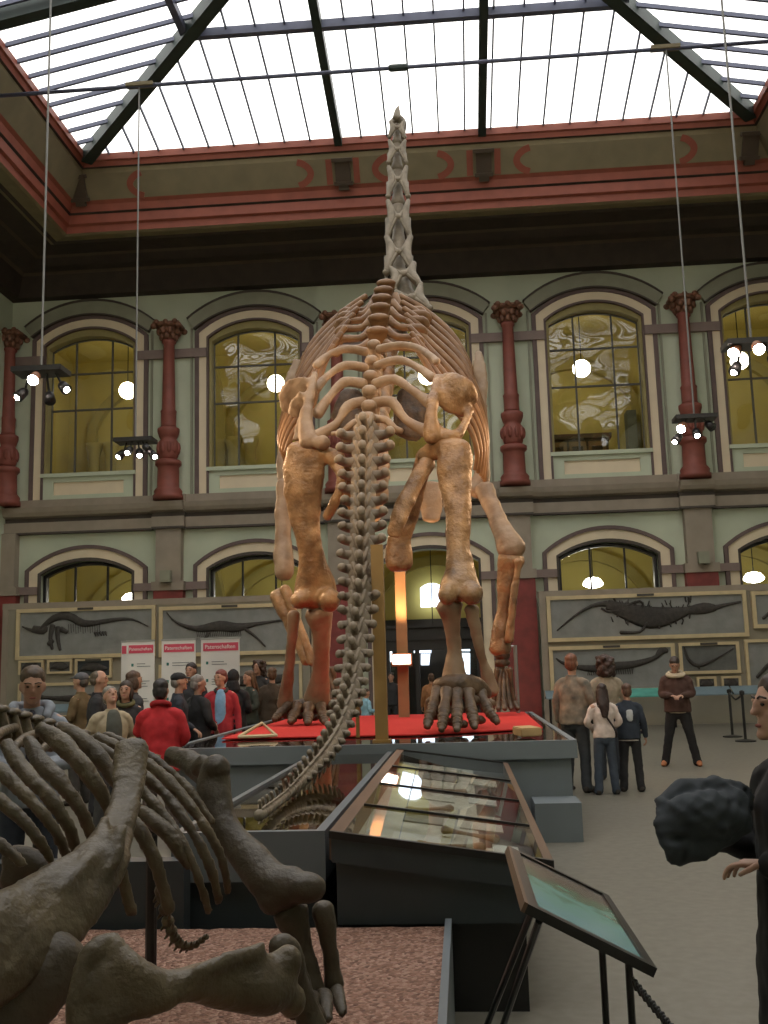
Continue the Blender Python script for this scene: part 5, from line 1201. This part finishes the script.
    for q, sh, el, wr in hands:
        d = (wr-el).normalized()
        sweep(b, [S((q*.06, -.012, 1.42)), sh+V((0, 0, -.002*s)), (sh+el)/2, el, (el+wr)/2, wr-d*.012*s], [.06*s, .066*s*bw, .062*s*bw, .057*s, .051*s, .044*s], n=12)
    link('jacket', fuse(b, .014*s*vox, .011*s, 8/s, 2), tm, t, True, local=True)
    ex = dict(t=t, s=s, S=S, H=H, rot=rot, hands=hands)
    for k, v in (extra or {}).items():
        if callable(v): v(ex)
    return ex
def shell(ex, name, L, m_, view=(0, 1, 0), vox=.014, na=.006, n=14, cap=True):
    s = ex['s']; b = NB()
    for pts, rad in L: sweep(b, [ex['S'](p) for p in pts], [tuple(q*s for q in r) if isinstance(r, tuple) else r*s for r in rad], n=n, view=view, cap=cap)
    return link(name, fuse(b, vox*s, na*s, 10/s, 2), m_, ex['t'], True, local=True)
def collar(m_, z=1.49, r=.1): return lambda ex: shell(ex, 'collar', [([(r*.95*math.cos(a), -.01+r*.9*math.sin(a), z-.03*math.sin(a)) for a in [2*PI*i/12 for i in range(13)]], [.03]*13)], m_)
def front_panel(m_, w=.075, z0=.9): return lambda ex: shell(ex, 'shirt', [([(0, .085, z0), (0, .095, 1.1), (0, .098, 1.3), (0, .075, 1.42), (0, .055, 1.47)], [(w, .05), (w, .05), (w, .048), (w*.8, .04), (w*.6, .03)])], m_)
def strap(m_, q=1): return lambda ex: shell(ex, 'bag_strap', [([(q*.12, .03, 1.45), (q*.06, -.115, 1.38), (-q*.05, -.15, 1.2), (-q*.17, -.13, 1.0), (-q*.2, 0, .9)], [(.018, .012)]*5)], m_, vox=.01, na=0)
def backpatch(m_): return lambda ex: shell(ex, 'back_print', [([(0.02, -.122, 1.34), (.025, -.135, 1.26), (.03, -.128, 1.17)], [(.05, .016), (.066, .016), (.05, .016)])], m_, na=.01)
def bag(m_, p=(.26, -.02, .88), r=(.06, .13, .14)):
    def f(ex):
        b = NB(); ell(b, ex['S'](p), tuple(q*ex['s'] for q in r), None, 14); ex['bag'] = link('bag', fuse(b, .016, .01, 8, 2), m_, ex['t'], True, local=True)
    return f
BLK = (.016, .016, .018); GREY = (.20, .215, .24)
VG = 'visitors at the left of the plinth'; VR = 'visitors at the right of the plinth'
def hoodcollar(m_):
    return lambda ex: shell(ex, 'hood', [([(-.09, .07, 1.44), (-.115, -.02, 1.5), (-.08, -.1, 1.5), (0, -.125, 1.49), (.08, -.1, 1.5), (.115, -.02, 1.5), (.09, .07, 1.44)], [.03, .038, .045, .05, .045, .038, .03]), ([(.03, .125, 1.42), (.035, .135, 1.3)], [.006, .006]), ([(-.03, .125, 1.42), (-.035, .135, 1.28)], [.006, .006])], m_)
person('man in a pale grey hooded sweatshirt looking down, at far left', 33, 664, 6.3, 205, (.24, .26, .30), (.03, .035, .05), (.075, .045, .025), 'short', ('front', 'front'), pitch=-13, extra={'a': hoodcollar(cloth((.25, .27, .31))), 'b': front_panel(cloth((.02, .02, .035)), .04, 1.36)}, group=VG)
person('person in a brown jacket and grey cap walking left under the small framed fossils', 81, 671, 13, 80, (.13, .085, .035), (.05, .045, .04), (.06, .05, .04), 'cap', ('front', 'down'), extra={'capm': cloth((.10, .10, .11))}, group=VG)
person('balding man in a black jacket facing right, beside the brown-jacketed one', 99, 669, 12, -75, (.022, .022, .025), (.02, .02, .025), (.10, .075, .05), 'bald', ('down', 'down'), group=VG, build=1.1)
person('grey-haired man in a beige jacket with dark vest gazing up at the skeleton', 112, 684, 10.2, 218, (.36, .30, .20), (.06, .06, .06), (.22, .20, .17), 'short', ('pocket', 'pocket'), pitch=24, extra={'a': front_panel(cloth((.085, .09, .075)), .1, .9)}, group=VG, build=1.08)
person('dark-haired woman in a black coat and olive scarf facing the camera', 126, 680, 11.4, 195, (.025, .022, .024), (.02, .02, .025), (.035, .022, .016), 'bob', ('down', 'down'), turn=-10, extra={'a': collar(cloth((.11, .10, .04)))}, group=VG)
person('brown-haired person in a dark grey coat half hidden behind the dark-haired woman', 134, 670, 12.4, -50, (.04, .038, .04), (.02, .02, .025), (.08, .045, .028), 'bob', group=VG)
person('visitor in a bright red jacket seen from behind', 161, 678, 9.6, 12, (.50, .022, .028), (.11, .085, .07), (.03, .024, .022), 'short', ('raise', 'hip'), turn=-12, hem=.8, build=1.15, extra={'a': collar(cloth((.40, .02, .025)), 1.5, .095)}, group=VG)
person('man in a flat black cap and dark blue jacket facing right', 179, 671, 12.3, -70, (.025, .03, .042), (.02, .02, .025), (.18, .16, .14), 'cap', ('hip', 'down'), group=VG)
person('grey-haired visitor in a black coat right of the one in red', 198, 674, 12.8, -40, (.018, .018, .02), (.02, .02, .025), (.23, .21, .19), 'short', ('down', 'hip'), turn=-20, group=VG, build=1.1)
person('dark-haired visitor with only the head showing before the middle banner', 191, 662, 15.5, 170, (.03, .03, .035), (.02, .02, .02), (.028, .02, .018), 'short', group=VG)
person('red-haired woman in an open red jacket over a light blue shirt', 221, 669, 14.2, 188, (.34, .02, .03), (.02, .025, .05), (.14, .028, .022), 'short', ('down', 'hip'), turn=-35, hem=.84, extra={'a': front_panel(cloth((.20, .36, .55)), .085, .9), 'b': collar(cloth((.03, .03, .03)), 1.47, .09)}, group=VG)
person('figure in a black hooded coat beside the woman in the red jacket', 234, 669, 15.0, -10, (.014, .014, .016), (.014, .014, .016), (.02, .02, .02), 'hood', ('down', 'front'), group=VG, build=1.1)
person('long-haired woman in a dark green jacket turned to the left', 249, 670, 16.3, 130, (.035, .045, .035), (.03, .03, .04), (.11, .06, .03), 'long', ('front', 'hip'), group=VG)
person('person in a dark brown coat seen from behind by the left hind foot', 272, 667, 17.3, 15, (.065, .045, .028), (.03, .025, .02), (.12, .06, .03), 'short', ('down', 'front'), hem=.7, group=VG, build=1.15)
person('dark-haired person farther back, head showing left of the brown coat', 258, 660, 19.2, 160, (.03, .028, .028), (.02, .02, .02), (.05, .025, .015), 'curly', group=VG)
person('child in a light blue jacket beyond the red carpet behind the tail', 366, 688, 20.5, -60, (.22, .42, .55), (.03, .04, .06), (.06, .04, .025), 'short', ('front', 'front'), group=VG)
person('person in a long rust-brown coat seen from behind before the entrance doors', 431, 673, 23.5, 10, (.30, .13, .05), (.04, .03, .03), (.09, .045, .025), 'short', ('down', 'down'), hem=.45, build=1.2, group=VG)
person('person in dark clothes standing in the entrance left of the red-brown post', 391, 672, 25.0, 170, (.02, .02, .022), (.02, .02, .022), (.03, .02, .015), 'short', group=VG)
# right-hand group
def blotchy():
    m_ = mat('camouflage_jacket', (.10, .095, .08), .85, .1, 9, col2=(.30, .235, .17)); return m_
M['camo'] = blotchy(); _mc[((.2, .17, .13), .12)] = M['camo']
person('red-haired man in a mottled grey-brown jacket at the right front of the plinth', 571, 653, 13.35, -35, (.2, .17, .13), (.045, .05, .055), (.16, .06, .03), 'short', ('down', 'hip'), turn=15, group=VR, build=1.1)
person('woman with a big mane of dark curly hair and a beige top, back turned', 604, 655, 14.7, 8, (.33, .27, .20), (.03, .035, .045), (.045, .022, .015), 'curly', ('front', 'hip'), extra={'a': bag(cloth(BLK), (-.25, .05, .9), (.07, .13, .16))}, group=VR)
person('girl with long dark hair in a white top and blue jeans, back turned', 601, 683, 13.05, 5, (.62, .52, .47), (.045, .06, .085), (.03, .015, .012), 'long', ('hip', 'hip'), extra={'a': strap(cloth((.03, .02, .02)), -1)}, hem=.9, group=VR, build=.95)
person('boy in a navy sweater with a white print on the back', 626, 683, 13.3, -8, (.022, .03, .045), (.016, .016, .018), (.10, .05, .03), 'short', ('front', 'down'), turn=15, extra={'a': backpatch(cloth((.45, .47, .48))), 'b': lambda ex: shell(ex, 'hem_band', [([(0, 0, .85), (0, 0, .83)], [(.19, .14), (.19, .14)])], cloth((.5, .45, .4)), vox=.012, na=0, cap=False)}, group=VR)
def fur(ex):
    c = cloth((.50, .42, .30)); collar(c, 1.465, .14)(ex); collar(c, 1.49, .11)(ex)
    shell(ex, 'hem_band', [([(0, 0, .875), (0, 0, .845)], [(.19, .143), (.188, .142)])], c, vox=.012, na=.004, cap=False)
person('man in a brown leather jacket with cream fur collar looking at his hands', 674, 655, 16.4, 168, (.065, .03, .022), (.012, .011, .012), (.035, .022, .016), 'short', ('front', 'front'), pitch=-28, stance=.3, shoes=(.36, .13, .05), extra={'a': fur}, group=VR, build=1.15)
# the woman cut by the right edge, close to the camera, with a coat over her arm
ex = person('woman in black cut by the right edge, seen close in profile facing left', 781, 668, 3.25, 98, (.011, .011, .012), (.009, .009, .010), (.035, .018, .012), 'bob', (((.24, -.06, 1.14), (.05, .13, 1.13)), ((.24, .02, 1.14), (.12, .27, 1.2))), vox=.62, hem=.55, skin=(.52, .30, .215), build=1.05, group=VR,
    extra={'a': lambda e: shell(e, 'hair_bun', [([e['H']((0, -.1, 1.66))/e['s'], e['H']((0, -.13, 1.65))/e['s']], [.05, .045])], hairm((.035, .018, .012)), vox=.01)})
b = NB()
for L in ([(664, 806, 3.1, 9), (680, 797, 3.12, 14), (705, 794, 3.15, 15), (735, 794, 3.2, 14), (748, 800, 3.25, 10)], [(665, 822, 3.05, 9), (684, 818, 3.05, 20), (712, 815, 3.08, 22), (738, 812, 3.15, 20)], [(668, 838, 3.05, 6), (684, 846, 3.05, 14), (706, 838, 3.08, 15), (730, 828, 3.12, 12)], [(676, 858, 3.05, 5), (688, 856, 3.04, 8), (702, 852, 3.05, 6)], [(664, 806, 3.08, 7), (662, 822, 3.05, 6), (670, 845, 3.03, 7), (677, 862, 3.02, 4)]):
    pbone(b, L, .75, n=12)
b = fuse(b, .009, 0, 1, 3); b.normal_update()
for v in b.verts:
    q = v.co.copy(); rg = lambda f: 1-2*abs(noise.noise(f))
    v.co += v.normal*(.013*rg(V((q.x*6+q.z*5, q.y*6, q.z*15+q.x*9))) + .007*rg(V((q.x*13, q.y*13, q.z*34-q.x*14))) + .003*noise.noise(q*40) - .008)
tag(link('folded_coat', b, cloth((.03, .036, .043)), smooth=True), 'dark blue-grey coat draped over the forearm of the woman in black', 'coat')
# ================================================================== light
w = D.worlds.new('sky'); SC.world = w; w.use_nodes = True
bgn = w.node_tree.nodes['Background']; bgn.inputs[0].default_value = (1.0, .975, .92, 1); bgn.inputs[1].default_value = 1.9
def spot(name, loc, tgt, W, ang, col=(1, .62, .34), size=.12, blend=.6):
    l = D.lights.new(name, 'SPOT'); l.energy = W; l.color = col; l.spot_size = math.radians(ang); l.spot_blend = blend; l.shadow_soft_size = size
    o = D.objects.new(name, l); COL.objects.link(o); o.location = loc
    o.rotation_euler = (V(tgt)-V(loc)).to_track_quat('-Z', 'Y').to_euler(); return o
def point(name, loc, W, col=(1, .7, .45), r=.1):
    l = D.lights.new(name, 'POINT'); l.energy = W; l.color = col; l.shadow_soft_size = r
    o = D.objects.new(name, l); COL.objects.link(o); o.location = loc; return o
lb = P3(403, 650, 15.1)
spot('lamp_box_light', (lb.x, 15.1, lb.z+.12), (lb.x-.03, 15.25, 5), 170, 80, (1, .62, .32), .06)
# spot lamps of the hanging frames, aimed at the giant
for x, y, z, W in ((-6.45, 14.6, 6.0, 700), (-6.5, 19.6, 6.1, 300), (4.4, 19.6, 6.0, 300), (4.3, 14.6, 5.9, 500)):
    spot('hung_or_added_spot', (x, y, z), (-1, 13.6, 4.5), W, 60)
for x in (-7.5, 6.5):      # unseen fill floods added behind the camera to brighten the back wall
    spot('added_flood', (x, -4, 9.5), (x*.6, 28, 7.5), 1000, 75, (1, .86, .68), .3)
for x, y, z, t_, W in ((-5.2, 6.5, 7.2, (-2.15, 13, 4.6), 520), (4.6, 6.5, 7.2, (0, 12.8, 5.1), 520), (-5.2, 6.5, 7.2, (.2, 13, 2.5), 200)):      # extra warm spots added beside the camera, at the two unseen frames
    spot('hung_or_added_spot', (x, y, z), t_, W, 34, (1, .6, .3), .06)
SC.view_settings.view_transform = 'Standard'; SC.view_settings.look = 'None'; SC.view_settings.gamma = 1; SC.view_settings.exposure = .52
try: SC.view_settings.use_curve_mapping = False
except Exception: pass
cy = SC.cycles
try:
    cy.use_denoising = True; cy.max_bounces = 8; cy.diffuse_bounces = 4; cy.glossy_bounces = 4; cy.transparent_max_bounces = 12; cy.sample_clamp_indirect = 4; cy.caustics_reflective = False; cy.caustics_refractive = False
except Exception as e: print(e)
bpy.context.view_layer.update()
